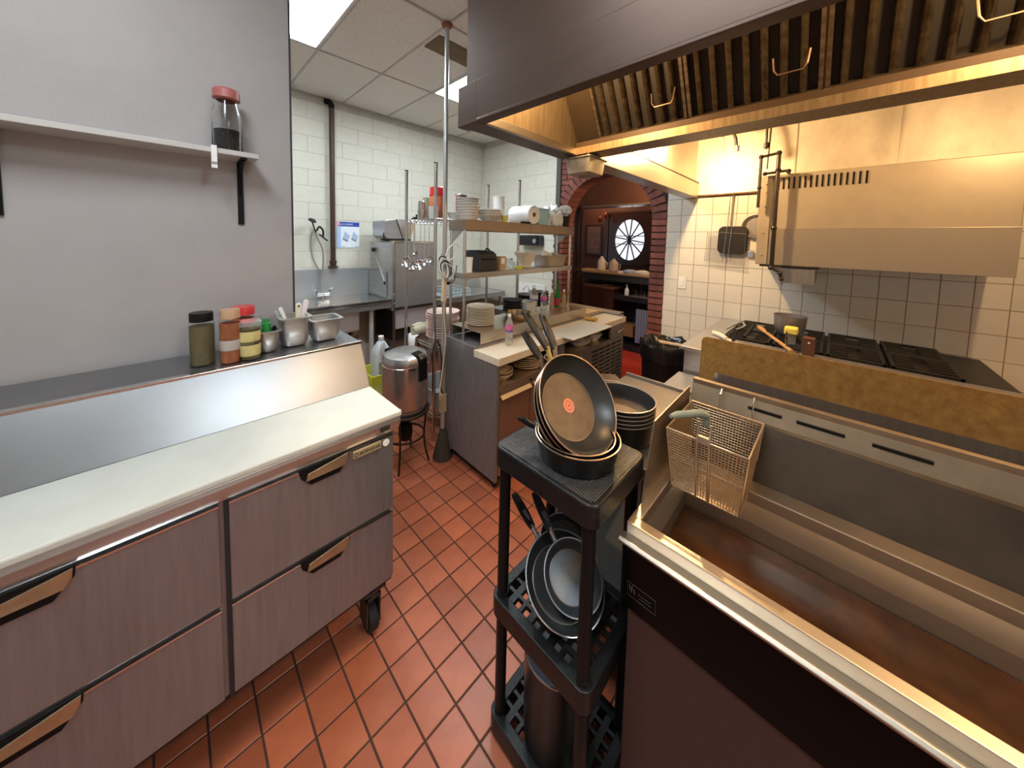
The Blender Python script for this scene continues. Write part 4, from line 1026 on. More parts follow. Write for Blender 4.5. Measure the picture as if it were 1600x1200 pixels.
# ================================================================== overshelf, upper tier
ZO = 2.0385
stack(bowl_mesh(.100,.046,mat('ceramic_soft',(.64,.63,.60),.2,coat=.3),'bowl',32,.72), 1.805, 2.185, ZO, 7, .0225, 'soup_bowl', 'grey-white soup bowl, %s of the overshelf stack by the pole', 'bowl', 'soup bowls on the overshelf')
t = thing('steel_napkin_holder', 'shiny rounded steel dispenser behind the stacked soup bowls', 'dispenser', (2.12,2.70,ZT))
m = MB(); m.rrect(2.12,2.70,.13,.10,.03,ZT,ZT+.27); m.build('case', CHROME, t, smooth=True, bevel=.012)
bx(2.083,2.646,ZT+.05,2.115,2.654,ZT+.24).build('window', BLACK, t)
stack(bowl_mesh(.115,.060,CERAMIC,'wide_bowl',32,.4), 2.055, 2.19, ZO, 3, .022, 'wide_bowl', 'wide white bowl, %s of the short stack left of the paper roll', 'bowl', 'wide bowls on the overshelf')
cupm = MB().lathe([(0,0),(.042,0),(.056,.10),(.059,.10),(.059,.104),(.054,.104),(.040,.006),(0,.006)], n=24).mesh('paper_cup', WHITE_MATTE, True)
for k in range(4):
    o = inst('tub', cupm, (2.235,2.255,ZO+.047*k)); tag(o, 'white paper tub, %s of the nested stack behind the wide bowls' % ordinal(3-k), 'tub', 'paper tubs on the overshelf')
t = thing('yellow_tub', 'small yellow tub in front of the paper roll', 'tub', (2.17,2.11,ZO))
MB().lathe([(0,0),(.026,0),(.032,.05),(.034,.052),(.034,.058),(0,.058)], (2.17,2.11,ZO), 18).build('cup', mat('mustard_cup',(.70,.62,.12),.4), t, smooth=True)
MB().lathe([(0,.064),(.034,.064),(.035,.058)], (2.17,2.11,ZO), 18).build('lid', WHITE, t, smooth=True)
t = thing('paper_towel_roll', 'large white paper roll lying on the overshelf', 'paper roll', (2.555,2.215,ZO))
R_ = .092
m = MB().lathe([(.024,-.135),(R_-.004,-.135),(R_,-.130),(R_,.130),(R_-.004,.135),(.024,.135)], n=40).xf(Matrix.Translation((2.555,2.215,ZO+R_)) @ Matrix.Rotation(PI/2,4,'X')); m.build('roll', PAPER, t, smooth=True)
MB().lathe([(.0242,-.1355),(.0242,.1355),(.0215,.1355),(.0215,-.1355),(.0242,-.1355)], n=24).xf(Matrix.Translation((2.555,2.215,ZO+R_)) @ Matrix.Rotation(PI/2,4,'X')).build('core', CARD, t, smooth=True)
t = thing('black_handled_knife', 'knife with black handle lying at the overshelf edge', 'knife', (2.36,2.088,ZO))
m = MB(); m.rrect(2.43,2.088,.13,.022,.008,ZO,ZO+.018); m.build('handle', BLACK, t, bevel=.004)
MB().prism([(2.20,2.088,ZO+.006),(2.365,2.076,ZO+.006),(2.365,2.10,ZO+.006)], (0,0,.003)).build('blade', STEEL_BRIGHT, t)
def lumpy(name, lab, cat, cx, cy, cz, sx, sy, sz_, m_, seed, amp=.18, flat=.3, sub=4):
    rn = random.Random(seed); bm = bmesh.new(); bmesh.ops.create_icosphere(bm, subdivisions=sub, radius=1)
    ph = [(Vector((rn.uniform(-1,1),rn.uniform(-1,1),rn.uniform(-1,1)))*rn.uniform(3,9), rn.uniform(0,6)) for _ in range(12)]
    vs = []
    for v in bm.verts:
        k = 1 + amp*sum(abs(math.sin(p.dot(v.co)+q))-.6 for p, q in ph)/5
        p = v.co*k; z = p.z
        if z < -flat: z = -flat
        vs.append((cx+p.x*sx, cy+p.y*sy, cz+(z+flat)*sz_))
    fs = [tuple(v.index for v in f.verts) for f in bm.faces]; bm.free()
    m = MB().add(vs, fs)
    return tag(m.build(name, m_, smooth=True, ang=50), lab, cat)
t = thing('blue_tub', 'pale blue plastic tub beside the paper roll', 'tub', (2.75,2.20,ZO))
MB().shell(2.75,2.20,[(.15,.15,.02,ZO),(.16,.16,.02,ZO+.004),(.20,.18,.025,ZO+.16),(.21,.19,.025,ZO+.162),(.21,.19,.025,ZO+.17),(.185,.165,.02,ZO+.17),(.15,.14,.02,ZO+.01)]).build('body', BLUE_LIGHT, t, smooth=True)
lumpy('plastic_bag', 'crumpled white plastic bag sitting on the overshelf', 'bag', 2.99, 2.19, ZO, .150, .10, .165, BAG, 3, .42)
t = thing('cutlery_holder', 'black wire holder with fanned white spoons at the far end of the overshelf', 'cutlery holder', (3.205,2.16,ZO))
m = MB()
for k in range(14):
    a = 2*PI*k/14; m.tube([(3.205+.040*math.cos(a),2.16+.040*math.sin(a),ZO+.002),(3.205+.052*math.cos(a),2.16+.052*math.sin(a),ZO+.15)], .003, 5)
for zz, rr in ((.004,.041),(.05,.045),(.10,.049),(.148,.053)): m.tube([(3.205+rr*math.cos(2*PI*q/18),2.16+rr*math.sin(2*PI*q/18),ZO+zz) for q in range(18)], .003, 5, closed=True)
m.build('wire_cup', BLACK, t)
MB().lathe([(0,.003),(.040,.003),(.048,.12),(.0,.12)], (3.205,2.16,ZO), 16).build('liner', mat('liner_dark',(.05,.04,.03),.7), t)
for k in range(11):
    a = PI*(k/10)*1.0; dx = math.cos(a)*.072; dy = -math.cos(a)*.03
    s = MB(); s.tube([(3.205+dx*.3,2.16+dy*.3,ZO+.12),(3.205+dx*.8,2.16+dy,ZO+.16+.03*math.sin(a)),(3.205+dx*1.1,2.16+dy*1.1,ZO+.19+.055*math.sin(a))], [.004,.005,.009], 6); s.build('spoon', WHITE, t, smooth=True)

# ================================================================== overshelf, lower tier
ZL = 1.6025
t = thing('white_cup', 'tall white paper cup at the end of the lower overshelf tier', 'cup', (1.775,2.125,ZL)); MB().lathe([(0,0),(.026,0),(.031,.12),(.033,.122),(.033,.126),(.029,.126),(.024,.006),(0,.006)], (1.775,2.125,ZL), 20).build('body', WHITE_MATTE, t, smooth=True)
t = thing('receipt_printer', 'black receipt printer on the lower overshelf tier', 'printer', (1.95,2.18,ZL))
m = MB(); m.prism([(1.855,2.085,ZL),(1.855,2.085,ZL+.15),(1.855,2.13,ZL+.175),(1.855,2.285,ZL+.178),(1.855,2.285,ZL)], (.20,0,0)); m.build('case', mat('printer_black',(.028,.030,.032),.45), t, bevel=.008)
bx(1.875,2.081,ZL+.10,2.035,2.087,ZL+.112).build('paper_slot', BLACK, t)
bx(1.86,2.12,ZL+.177,2.0,2.25,ZL+.182).build('lid', mat('printer_lid',(.06,.065,.068),.4), t, bevel=.004)
t = thing('cable_pile', 'tangled black adapter cables behind the receipt printer', 'cable', (2.10,2.22,ZL))
for k in range(4):
    MB().tube(smooth_path([(2.065+.01*k,2.26-.02*k,ZL+.12-.02*k),(2.08+.01*k,2.25,ZL+.19-.03*k),(2.12+.015*k,2.24-.01*k,ZL+.17-.02*k),(2.14+.01*k,2.23,ZL+.10-.02*k),(2.10+.02*k,2.24,ZL+.01)]), .007, 6).build('cable', BLACK, t, smooth=True)
t = thing('cardboard_box', 'small brown carton next to the receipt printer', 'box', (2.16,2.14,ZL)); bx(2.125,2.10,ZL,2.195,2.18,ZL+.125).build('carton', CARD, t, bevel=.002); bx(2.13,2.095,ZL+.06,2.17,2.101,ZL+.11).build('label', WHITE_MATTE, t)
lumpy('loose_wrap', 'loose clear plastic wrap between carton and coffee filters', 'plastic wrap', 2.32, 2.20, ZL, .075, .055, .07, PLASTIC_CLEAR, 9, .5)
t = thing('coffee_filter_stack', 'fluted stack of coffee filters on the lower overshelf tier', 'coffee filters', (2.56,2.18,ZL))
n = 96; vs = []; 
for (r, z, am) in ((.052,.004,.0),(.060,.03,.003),(.10,.115,.010),(.115,.150,.013),(.108,.150,.012),(.055,.03,.002),(.045,.012,.0)):
    for k in range(n):
        a = 2*PI*k/n; rr = r + am*math.sin(a*24); vs.append((2.56+rr*math.cos(a), 2.18+rr*.8*math.sin(a), ZL+z+am*.8*math.sin(a*5)))
fs = [(i*n+k, i*n+(k+1)%n, (i+1)*n+(k+1)%n, (i+1)*n+k) for i in range(6) for k in range(n)] + [tuple(range(n-1,-1,-1)), tuple(range(6*n,7*n))]
MB().add(vs, fs).build('filters', FILTERPAPER, t)
t = thing('green_box', 'small yellow-green packet in front of the coffee filters', 'packet', (2.37,2.10,ZL)); bx(2.335,2.08,ZL,2.405,2.12,ZL+.03).build('packet', YELLOW_CRATE, t, bevel=.004)
t = thing('roasting_pan', 'tan roasting pan full of white cups on the lower overshelf tier', 'pan', (2.97,2.17,ZL))
MB().shell(2.97,2.185,[(.30,.17,.03,ZL),(.32,.185,.03,ZL+.005),(.365,.215,.035,ZL+.115),(.39,.232,.035,ZL+.117),(.39,.232,.035,ZL+.123),(.355,.205,.03,ZL+.123),(.31,.175,.03,ZL+.012)]).build('pan', mat('pan_tan',(.46,.40,.32),.4,.5,var=.2,vscale=10), t, smooth=True)
cpm = MB().lathe([(0,0),(.030,0),(.040,.075),(.0375,.075),(.028,.006),(0,.006)], n=20)
for k, (dx,dy,tilt) in enumerate(((-.11,0,.5),(-.05,.02,1.2),(.02,-.01,-.9),(.08,.02,.3))):
    m = MB(); m.add(cpm.v, cpm.f); m.xf(Matrix.Translation((2.97+dx,2.185+dy,ZL+.085)) @ Matrix.Rotation(tilt,4,'Y') @ Matrix.Rotation(.4*k,4,'X'))
    o = m.build('coffee_cup', CERAMIC, smooth=True); tag(o, ['white cup lying leftmost in the roasting pan','white cup lying second from left in the roasting pan','white cup lying third from left in the roasting pan','white cup standing rightmost in the roasting pan'][k], 'cup', 'cups in the roasting pan')

# ================================================================== on the line counter
ZG = 1.1445
stack(plate_mesh(.122,.0125,CERAMIC_CREAM), 1.92, 2.135, ZG, 11, .0148, 'plate', 'cream side plate, %s of the pile on the raised ledge', 'plate', 'cream plates on the raised ledge', .003)
stack(bowl_mesh(.098,.055,BLACK_SOFT,'black_bowl',28,.5), 2.37, 2.17, ZG, 5, .026, 'black_bowl', 'black bowl, %s of the stack behind the steel mixing bowl', 'bowl', 'black bowls on the raised ledge')
stack(bowl_mesh(.125,.060,BLACK_SOFT,'black_bowl',28,.5), 3.12, 2.62, 1.0005, 6, .032, 'black_bowl', 'black bowl, %s of the left stack on the low cart', 'bowl', 'black bowls on the cart')
stack(bowl_mesh(.125,.060,BLACK_SOFT,'black_bowl',28,.5), 3.42, 2.66, 1.0005, 6, .032, 'black_bowl', 'black bowl, %s of the right stack on the low cart', 'bowl', 'black bowls on the cart')
t = thing('mixing_bowl', 'steel mixing bowl on the raised ledge of the line counter', 'bowl', (2.25,1.99,ZG))
MB().lathe([(0,0),(.05,0),(.075,.02),(.112,.078),(.124,.082),(.124,.085),(.110,.083),(.072,.023),(.046,.004),(0,.004)], (2.25,1.99,ZG), 32).build('bowl', mat('bowl_steel',(.56,.45,.30),.25,1), t, smooth=True)
def water_bottle(x, y, z, lab, h=.255, r=.031, lm=None):
    t = thing('water_bottle', lab, 'bottle', (x,y,z)); k = h/.255
    MB().lathe([(0,.004),(r*.75,0),(r,.012),(r,.05*k),(r*.93,.06*k),(r,.07*k),(r*.93,.082*k),(r,.095*k),(r*.93,.106*k),(r,.115*k),(r,.165*k),(r*.95,.18*k),(r*.45,.222*k),(r*.42,.235*k)], (x,y,z), 22).build('body', PLASTIC_CLEAR, t, smooth=True)
    MB().lathe([(r*1.015,.112*k),(r*1.02,.113*k),(r*1.02,.166*k),(r*1.015,.167*k)], (x,y,z), 22).build('label', lm or mat('label_pink',(.62,.12,.32),.5), t, smooth=True)
    MB().lathe([(r*1.022,.112*k),(r*1.026,.113*k),(r*1.026,.128*k),(r*1.022,.129*k)], (x,y,z), 22).build('label_band', mat('label_blue',(.10,.10,.42),.5), t, smooth=True)
    MB().lathe([(0,.255*k),(r*.42,.255*k),(r*.46,.25*k),(r*.46,.233*k),(r*.40,.233*k)], (x,y,z), 18).build('cap', WHITE, t, smooth=True)
    return t
water_bottle(1.945, 1.81, 1.0265, 'clear water bottle with pink label standing on the cutting board')
t = thing('plastic_container', 'white plastic jug behind the pan handles on the line counter', 'container', (2.60,2.13,ZG)); MB().shell(2.50,2.10,[(.12,.12,.02,ZG),(.13,.13,.02,ZG+.005),(.15,.15,.025,ZG+.13),(.155,.155,.025,ZG+.135),(.145,.145,.02,ZG+.135),(.12,.12,.02,ZG+.01)]).build('tub', PLASTIC_MILK, t, smooth=True)
water_bottle(2.66, 2.14, ZG, 'clear spray bottle leftmost of the bottle group on the ledge', .27, .042, PLASTIC_MILK)
water_bottle(2.80, 2.12, ZG, 'clear bottle with pink label beside the spray bottle', .22, .034)
t = thing('green_bottle', 'green glass bottle with red label on the ledge under the overshelf', 'bottle', (3.06,2.13,ZG))
MB().lathe([(0,.003),(.030,0),(.034,.008),(.034,.12),(.028,.165),(.013,.215),(.012,.275),(.014,.276),(.014,.29),(0,.29)], (3.06,2.13,ZG), 22).build('glass', GREEN_GLASS, t, smooth=True)
MB().lathe([(.0345,.02),(.0352,.022),(.0352,.10),(.0345,.102)], (3.06,2.13,ZG), 22).build('label', mat('label_maroon',(.30,.03,.05),.5), t, smooth=True)
for k,(x,y,h,c,lab) in enumerate(((2.945,2.12,.20,(.55,.30,.24),'slim pinkish sauce bottle left of the green bottle'),(3.16,2.11,.19,(.50,.40,.16),'slim amber sauce bottle right of the green bottle'))):
    t = thing('sauce_bottle', lab, 'bottle', (x,y,ZG)); MB().lathe([(0,.002),(.022,0),(.024,.006),(.024,h*.6),(.012,h*.78),(.011,h*.9)], (x,y,ZG), 18).build('glass', mat('sauce_%d'%k,c,.15,trans=.3), t, smooth=True); MB().lathe([(0,h),(.012,h),(.013,h*.88),(.011,h*.88)], (x,y,ZG), 14).build('cap', WHITE, t, smooth=True)
t = thing('spare_cutting_board', 'loose white cutting board overhanging the counter edge', 'cutting board', (2.80,1.70,1.0265)); bx(2.45,1.52,1.0265,3.16,1.83,1.036).build('sheet', BOARD, t, bevel=.003)
t = thing('wood_tray', 'narrow bamboo tray holding the sauce bottles end of the counter', 'tray', (3.45,2.0,1.047)); bx(3.32,1.93,1.047,3.66,2.2,1.056).build('slab', mat('bamboo',(.62,.44,.22),.5,var=.2,vscale=10), t, bevel=.003)
t = thing('butter_dish', 'yellow glass dish glowing on the far end of the counter', 'dish', (3.22,1.80,1.027)); MB().lathe([(0,0),(.05,0),(.075,.03),(.07,.03),(.048,.006),(0,.006)], (3.22,1.80,1.0265), 24).build('dish', mat('amber_glass',(.75,.50,.14),.1,trans=.4), t, smooth=True)
o = lumpy('blue_cloth', 'small crumpled blue-grey cloth on the cutting board', 'cloth', 2.35, 1.80, 1.0265, .06, .05, .03, mat('cloth_blue',(.30,.42,.48),.8), 5, .3)
# plates in the open shelf
stack(plate_mesh(.125,.022,CERAMIC_CREAM), 2.18, 1.83, .7875, 6, .0175, 'plate', 'cream plate, %s of the pile under the cutting board', 'plate', 'plates under the cutting board', .004)
stack(bowl_mesh(.095,.055,CERAMIC_CREAM,'oval_bowl',28,.45), 1.83, 1.78, .7875, 2, .03, 'bowl', 'cream bowl, %s of the pair beside the counter end panel', 'bowl', 'bowls under the cutting board')
stack(bowl_mesh(.12,.05,CERAMIC,'white_bowl',28,.45), 2.98, 1.80, .8125, 4, .018, 'bowl', 'white bowl, %s of the pile in the far counter compartment', 'bowl', 'bowls in the far compartment')
o = inst('bowl', bowl_mesh(.095,.075,CERAMIC,'white_bowl',28,.45), (3.27,1.79,.8125)); tag(o, 'deep white bowl alone at the right of the far compartment', 'bowl')
# pass counter in the arch
t = thing('pass_counter', 'stainless pass-through counter standing in the brick arch', 'counter', (4.05,2.3,0)); bx(3.76,1.93,.915,4.33,2.75,.945).build('top', STEEL_WARM, t, bevel=.004)
bx(3.76,1.93,.945,3.772,2.75,.955).build('front_edge', STEEL_BRIGHT, t)
for x in (3.80,4.29):
    for y in (1.97,2.71): MB().cyl((x,y,0),(x,y,.916),.016,n=10).build('leg', STEEL_DULL, t, smooth=True)
# wall things left of the arch
t = thing('towel_dispenser', 'black paper-towel dispenser on the block wall left of the arch', 'dispenser', (4.0,3.29,1.79)); bx(3.90,3.10,1.80,4.068,3.48,1.96).build('case', mat('smoked_black',(.012,.012,.014),.15), t, bevel=.02); MB().cyl((3.905,3.16,1.87),(3.895,3.16,1.87),.035,n=20).build('window', mat('grey_lens',(.25,.26,.28),.3), t)
t = thing('hand_sink', 'white hand-wash sink on the block wall behind the overshelf', 'sink', (3.92,3.32,.78))
MB().shell(3.875,3.32,[(.26,.40,.06,.78),(.30,.44,.06,.80),(.38,.54,.07,.93),(.38,.54,.07,.945),(.31,.47,.06,.945),(.26,.40,.05,.82)]).build('basin', WHITE, t, smooth=True)
bx(4.04,3.04,.93,4.066,3.60,1.20).build('backsplash', WHITE, t, bevel=.006)
MB().tube(smooth_path([(4.0,3.32,.945),(4.0,3.32,1.10),(3.96,3.32,1.16),(3.88,3.32,1.14),(3.86,3.32,1.10)]), .010, 8).build('spout', CHROME, t, smooth=True)
for y in (3.24,3.40): MB().cyl((4.0,y,.945),(4.0,y,1.0),.014,n=10).cyl((4.0,y,1.0),(3.95,y,1.01),.006,n=8).build('tap', CHROME, t, smooth=True)

# ================================================================== rice cooker on its stool
CX, CY = 1.365, 2.435
t = thing('iron_stool', 'round black iron stool carrying the rice cooker', 'stool', (CX,CY,0))
m = MB(); m.tube([(CX+.188*math.cos(2*PI*k/40),CY+.188*math.sin(2*PI*k/40),.455) for k in range(40)], .014, 8, closed=True); m.build('top_ring', STOOL, t, smooth=True)
MB().lathe([(0,.462),(.185,.462),(.185,.452),(0,.452)], (CX,CY,0), 32).build('seat_plate', STOOL, t, smooth=True)
MB().tube([(CX+.155*math.cos(2*PI*k/36),CY+.155*math.sin(2*PI*k/36),.235) for k in range(36)], .009, 8, closed=True).build('foot_ring', STOOL, t, smooth=True)
for k in range(4):
    a = PI/4 + PI/2*k + .02
    ux, uy = math.cos(a), math.sin(a)
    MB().tube(smooth_path([(CX+ux*.175,CY+uy*.175,.452),(CX+ux*.158,CY+uy*.158,.26),(CX+ux*.168,CY+uy*.168,.12),(CX+ux*.20,CY+uy*.20,.004)]), .0085, 8).build('leg', STOOL, t, smooth=True)
cu = thing('cord_winding', 'black cord wound up under the iron stool', 'cord', (CX,CY,.2))
MB().lathe([(0,.20),(.045,.205),(.060,.25),(.055,.32),(.03,.345),(0,.35)], (CX-.01,CY-.02,0), 20).build('bundle', BLACK, cu, smooth=True)
MB().cyl((CX-.01,CY-.02,.34),(CX-.01,CY-.02,.45),.008,n=8).build('lead', BLACK, cu, smooth=True)
t = thing('rice_cooker', 'large round stainless rice cooker with black lid latch', 'rice cooker', (CX,CY,.464)); z0 = .4645
CK = mat('cooker_steel', (.50,.475,.45), .26, .85, var=.10, vscale=3, rvar=.05)
MB().lathe([(0,0),(.165,0),(.172,.01),(.172,.03),(.176,.035),(.184,.05),(.187,.36),(.186,.372),(0,.372)], (CX,CY,z0), 44).build('body', CK, t, smooth=True)
MB().lathe([(.186,.372),(.190,.375),(.190,.392),(.186,.395)], (CX,CY,z0), 44).build('seam_ring', STEEL_BRIGHT, t, smooth=True)
MB().lathe([(.186,.394),(.188,.40),(.187,.43),(.172,.462),(.13,.482),(.07,.490),(0,.490)], (CX,CY,z0), 44).build('lid', mat('lid_steel',(.52,.52,.52),.28,.85), t, smooth=True)
hd = MB()
u = Vector((.28,-.96,0)).normalized(); v = Vector((-u.y,u.x,0)); c0 = Vector((CX,CY,z0))
def HP(r, s, z): return c0 + u*r + v*s + Vector((0,0,z))
prof = [(.10,.494),(.165,.480),(.196,.440),(.199,.275),(.188,.268),(.185,.39),(.16,.455),(.10,.482)]
hd.prism([HP(r,-.045,z) for r, z in prof], v*.09); hd.build('latch', BLACK, t, bevel=.008)
pl = MB(); pl.prism([HP(.163,-.03,.4835),HP(.192,-.03,.452),HP(.194,-.03,.454),HP(.165,-.03,.487)], v*.06); pl.build('latch_plate', STEEL_BRIGHT, t)
u2 = -u; m = MB(); m.prism([c0+u2*r+v*-.04+Vector((0,0,z)) for r,z in ((.13,.484),(.205,.470),(.205,.44),(.18,.44))], v*.08); m.build('hinge', BLACK, t, bevel=.006)
MB().lathe([(0,0),(.004,0),(.004,.003),(0,.003)], n=10).xf(frame_to(c0+Vector((-.12,-.138,.075)),(-.66,-.75,0),(0,0,1))).build('pilot_light', WHITE, t)

# crates and jug under the dish table
def crate(x, y, z, lab):
    t = thing('milk_crate', lab, 'crate', (x,y,z), 'yellow milk crates'); w_, h = .165, .27
    m = MB(); m.box(x-w_,y-w_,z,x+w_,y+w_,z+.012)
    for s in (-1,1):
        m.box(x-w_,y+s*w_-.006,z+h-.09,x+w_,y+s*w_+.006,z+h); m.box(x+s*w_-.006,y-w_,z+h-.09,x+s*w_+.006,y+w_,z+h)
        m.box(x-w_,y+s*w_-.006,z,x+w_,y+s*w_+.006,z+.04); m.box(x+s*w_-.006,y-w_,z,x+s*w_+.006,y+w_,z+.04)
        for e in (-1,1): m.box(x+s*w_-.02*(s>0)-.0,y+e*w_-.015,z,x+s*w_+.02*(s<0),y+e*w_+.015,z+h)
    m.build('shell', YELLOW_CRATE, t)
    g = MB()
    for s in (-1,1):
        for k in range(10):
            a = x-w_+.033*k
            for dd in (0,1):
                p, q = (a, a+.05) if dd else (a+.05, a)
                g.cyl((p,y+s*w_,z+.03),(q,y+s*w_,z+.19),.005,n=4); b = y-w_+.033*k; p2, q2 = (b, b+.05) if dd else (b+.05, b)
                g.cyl((x+s*w_,min(p2,y+w_),z+.03),(x+s*w_,min(q2,y+w_),z+.19),.005,n=4)
    tag(g.build('lattice', YELLOW_CRATE, t), kind='stuff')
    return t
crate(1.505,3.18,.0,'yellow milk crate on the floor beneath another crate'); crate(1.505,3.18,.271,'yellow milk crate on top, holding the white jug')
t = thing('plastic_jug', 'milky plastic jug with printed label standing in the yellow crate', 'jug', (1.49,3.15,.30)); z = .2835
z = .285
m = MB(); m.shell(1.49,3.15,[(.15,.15,.04,z),(.17,.17,.045,z+.01),(.17,.17,.045,z+.40),(.15,.15,.045,z+.47),(.07,.07,.03,z+.545),(.05,.05,.024,z+.55),(.05,.05,.024,z+.575),(.045,.045,.02,z+.575)]); m.build('body', PLASTIC_MILK, t, smooth=True)
MB().cyl((1.49,3.15,z+.575),(1.49,3.15,z+.60),.028,n=16).build('cap', WHITE, t, smooth=True)
MB().tube(smooth_path([(1.49,3.10,z+.545),(1.47,3.07,z+.55),(1.455,3.06,z+.50),(1.455,3.068,z+.44)]), .014, 8).build('grip', PLASTIC_MILK, t, smooth=True)
bx(1.43,3.060,z+.16,1.55,3.066,z+.36).build('label', mat('jug_label',(.55,.55,.30),.6,var=.6,vscale=40,col2=(.06,.08,.10)), t)
o = lumpy('pink_sack', 'pinkish plastic sack slumped under the dish table', 'sack', 1.28, 4.0, .0, .17, .15, .42, mat('sack_pink',(.42,.30,.28),.6,bump=.4,bscale=12), 21, .3)
o = lumpy('grey_sack', 'grey cloth bundle under the dish table behind the jug', 'sack', 1.62, 4.05, .0, .14, .14, .50, mat('sack_grey',(.32,.27,.25),.8,bump=.4,bscale=12), 22, .3)
t = thing('detergent_box', 'small dark carton on the floor under the dishwasher', 'box', (2.2,4.15,0)); bx(2.05,4.0,0,2.35,4.25,.28).build('carton', CARD, t); bx(2.06,3.995,.1,2.2,4.0,.2).build('label', WHITE_MATTE, t)

# ================================================================== on top of the prep fridge
ZF = 1.3035
def inset_pan(name, lab, x, y, w_, d_, h, m_=STEEL, r=.03):
    t = thing(name, lab, 'pan', (x,y,ZF))
    MB().shell(x,y,[(w_*.66,d_*.66,r,ZF),(w_*.78,d_*.78,r,ZF+.006),(w_*.90,d_*.90,r,ZF+.03),(w_*.95,d_*.95,r,ZF+h-.006),(w_+.02,d_+.02,r*.8,ZF+h-.002),(w_+.02,d_+.02,r*.8,ZF+h+.003),(w_*.93,d_*.93,r,ZF+h+.003),(w_*.88,d_*.88,r,ZF+.03),(w_*.7,d_*.7,r,ZF+.012)]).build('body', m_, t, smooth=True)
    return t
def scoop_handle(nm, lab, base, top, r, m_, hole=True):
    t = thing(nm, lab, 'utensil', base); b, e = Vector(base), Vector(top); d = e-b
    MB().tube([b, b+d*.35], .004, 6).build('shaft', STEEL_BRIGHT, t)
    ax = (d).normalized(); sd = ax.cross(Vector((0,1,0))).normalized(); nn = sd.cross(ax)
    pts = []; L0 = d.length*.3; L1 = d.length
    for k in range(9): a = PI*k/8; pts.append(b+ax*(L1-r)+ax*r*math.sin(a)+sd*r*math.cos(a))
    pts += [b+ax*L0-sd*r*.75, b+ax*L0+sd*r*.75]
    m = MB().prism([p-nn*.006 for p in pts], nn*.012); m.build('handle', m_, t, bevel=.003)
    if hole: MB().cyl(b+ax*(L1-r*1.1)-nn*.0066, b+ax*(L1-r*1.1)+nn*.0066, r*.36, n=12).build('hanging_hole', BLACK, t)
    return t
inset_pan('small_inset_pan','small square steel pan holding a green-capped bottle',.330,1.945,.092,.092,.103)
inset_pan('deep_inset_pan','deep steel pan full of white-handled scoops on the prep fridge',.452,1.985,.132,.142,.150)
inset_pan('wide_inset_pan','empty steel pan nearest the fridge end',.602,1.985,.150,.142,.118)
IV = mat('ivory_plastic',(.70,.66,.52),.4); LV = mat('lilac_white',(.72,.66,.68),.4)
scoop_handle('scoop','ivory-handled scoop with dark hole standing upright in the deep pan',(.462,1.945,ZF+.05),(.466,1.935,ZF+.225),.0145,IV)
scoop_handle('scoop','lilac-white handled scoop leaning right in the deep pan',(.485,2.0,ZF+.05),(.525,2.02,ZF+.225),.0135,LV,False)
scoop_handle('scoop','white flat spatula leaning left in the deep pan',(.450,2.02,ZF+.05),(.400,2.03,ZF+.195),.010,WHITE,False)
scoop_handle('scoop','short grey spatula leaning far left in the deep pan',(.445,2.04,ZF+.05),(.382,2.045,ZF+.178),.009,mat('grey_plastic',(.4,.4,.4),.4),False)
t = thing('green_capped_bottle','small squeeze bottle with green cap in the small pan','bottle',(.33,1.945,ZF+.013)); MB().lathe([(0,0),(.022,0),(.022,.075),(.017,.085)], (.325,1.945,ZF+.013), 18).build('body', PLASTIC_CLEAR, t, smooth=True); MB().lathe([(.020,.078),(.020,.128),(.014,.132),(.012,.15),(0,.152)], (.325,1.945,ZF+.013), 18).build('cap', GREEN, t, smooth=True)
t = thing('wire_whisk','thin wire whisk loop beside the green-capped bottle','whisk',(.298,1.975,ZF+.01)); MB().tube(smooth_path([(.305,1.975,ZF+.012),(.292,1.975,ZF+.12),(.280,1.975,ZF+.155),(.295,1.975,ZF+.175),(.312,1.975,ZF+.155),(.312,1.975,ZF+.012)]), .0016, 5).build('loop', STEEL_DULL, t, smooth=True)
t = thing('black_scoop','black plastic spoon in the small pan','spoon',(.35,1.96,ZF+.02)); MB().tube([(.352,1.952,ZF+.02),(.362,1.958,ZF+.118)], .008, 8).build('handle', BLACK, t, smooth=True)
def jar(lab, x, y, r, h, cm, lm, lr=None, lh=.03, band=None):
    t = thing('spice_jar', lab, 'jar', (x,y,ZF))
    MB().lathe([(0,.002),(r*.93,.002),(r*.94,.01),(r*.94,h*.86),(0,h*.86)], (x,y,ZF), 24).build('contents', cm, t, smooth=True)
    MB().lathe([(0,0),(r*.96,0),(r,.006),(r,h*.9),(r*.85,h),(r*.82,h),(r*.965,h*.89),(r*.965,.008)], (x,y,ZF), 24).build('jar_wall', THIN_CLEAR, t, smooth=True)
    lr = lr or r*.92
    MB().lathe([(0,h+lh),(lr*.96,h+lh),(lr,h+lh-.004),(lr,h-.008),(lr*.9,h-.008)], (x,y,ZF), 24).build('lid', lm, t, smooth=True)
    if band:
        for (a, b, bm_) in band: MB().lathe([(r*1.004,h*a),(r*1.012,h*a+.001),(r*1.012,h*b-.001),(r*1.004,h*b)], (x,y,ZF), 24).build('label', bm_, t, smooth=True)
jar('orange spice jar with tan lid at the edge of the fridge top',.180,1.885,.040,.208,ORANGE_FOOD,mat('tan_lid',(.50,.30,.18),.4),band=[(.28,.50,mat('label_grey',(.42,.36,.32),.6))])
jar('square clear tub with yellow labels on the fridge top',.248,1.880,.043,.165,OLIVE,PLASTIC_CLEAR,lr=.047,lh=.012,band=[(.12,.42,YELLOW_FOOD),(.52,.80,YELLOW_FOOD)])
jar('jar with bright red lid standing behind the clear tub',.245,2.03,.045,.190,RED_FOOD,RED,lr=.048,lh=.032)
jar('dark jar half hidden left of the orange spice jar',.085,1.93,.045,.20,OLIVE,BLACK)
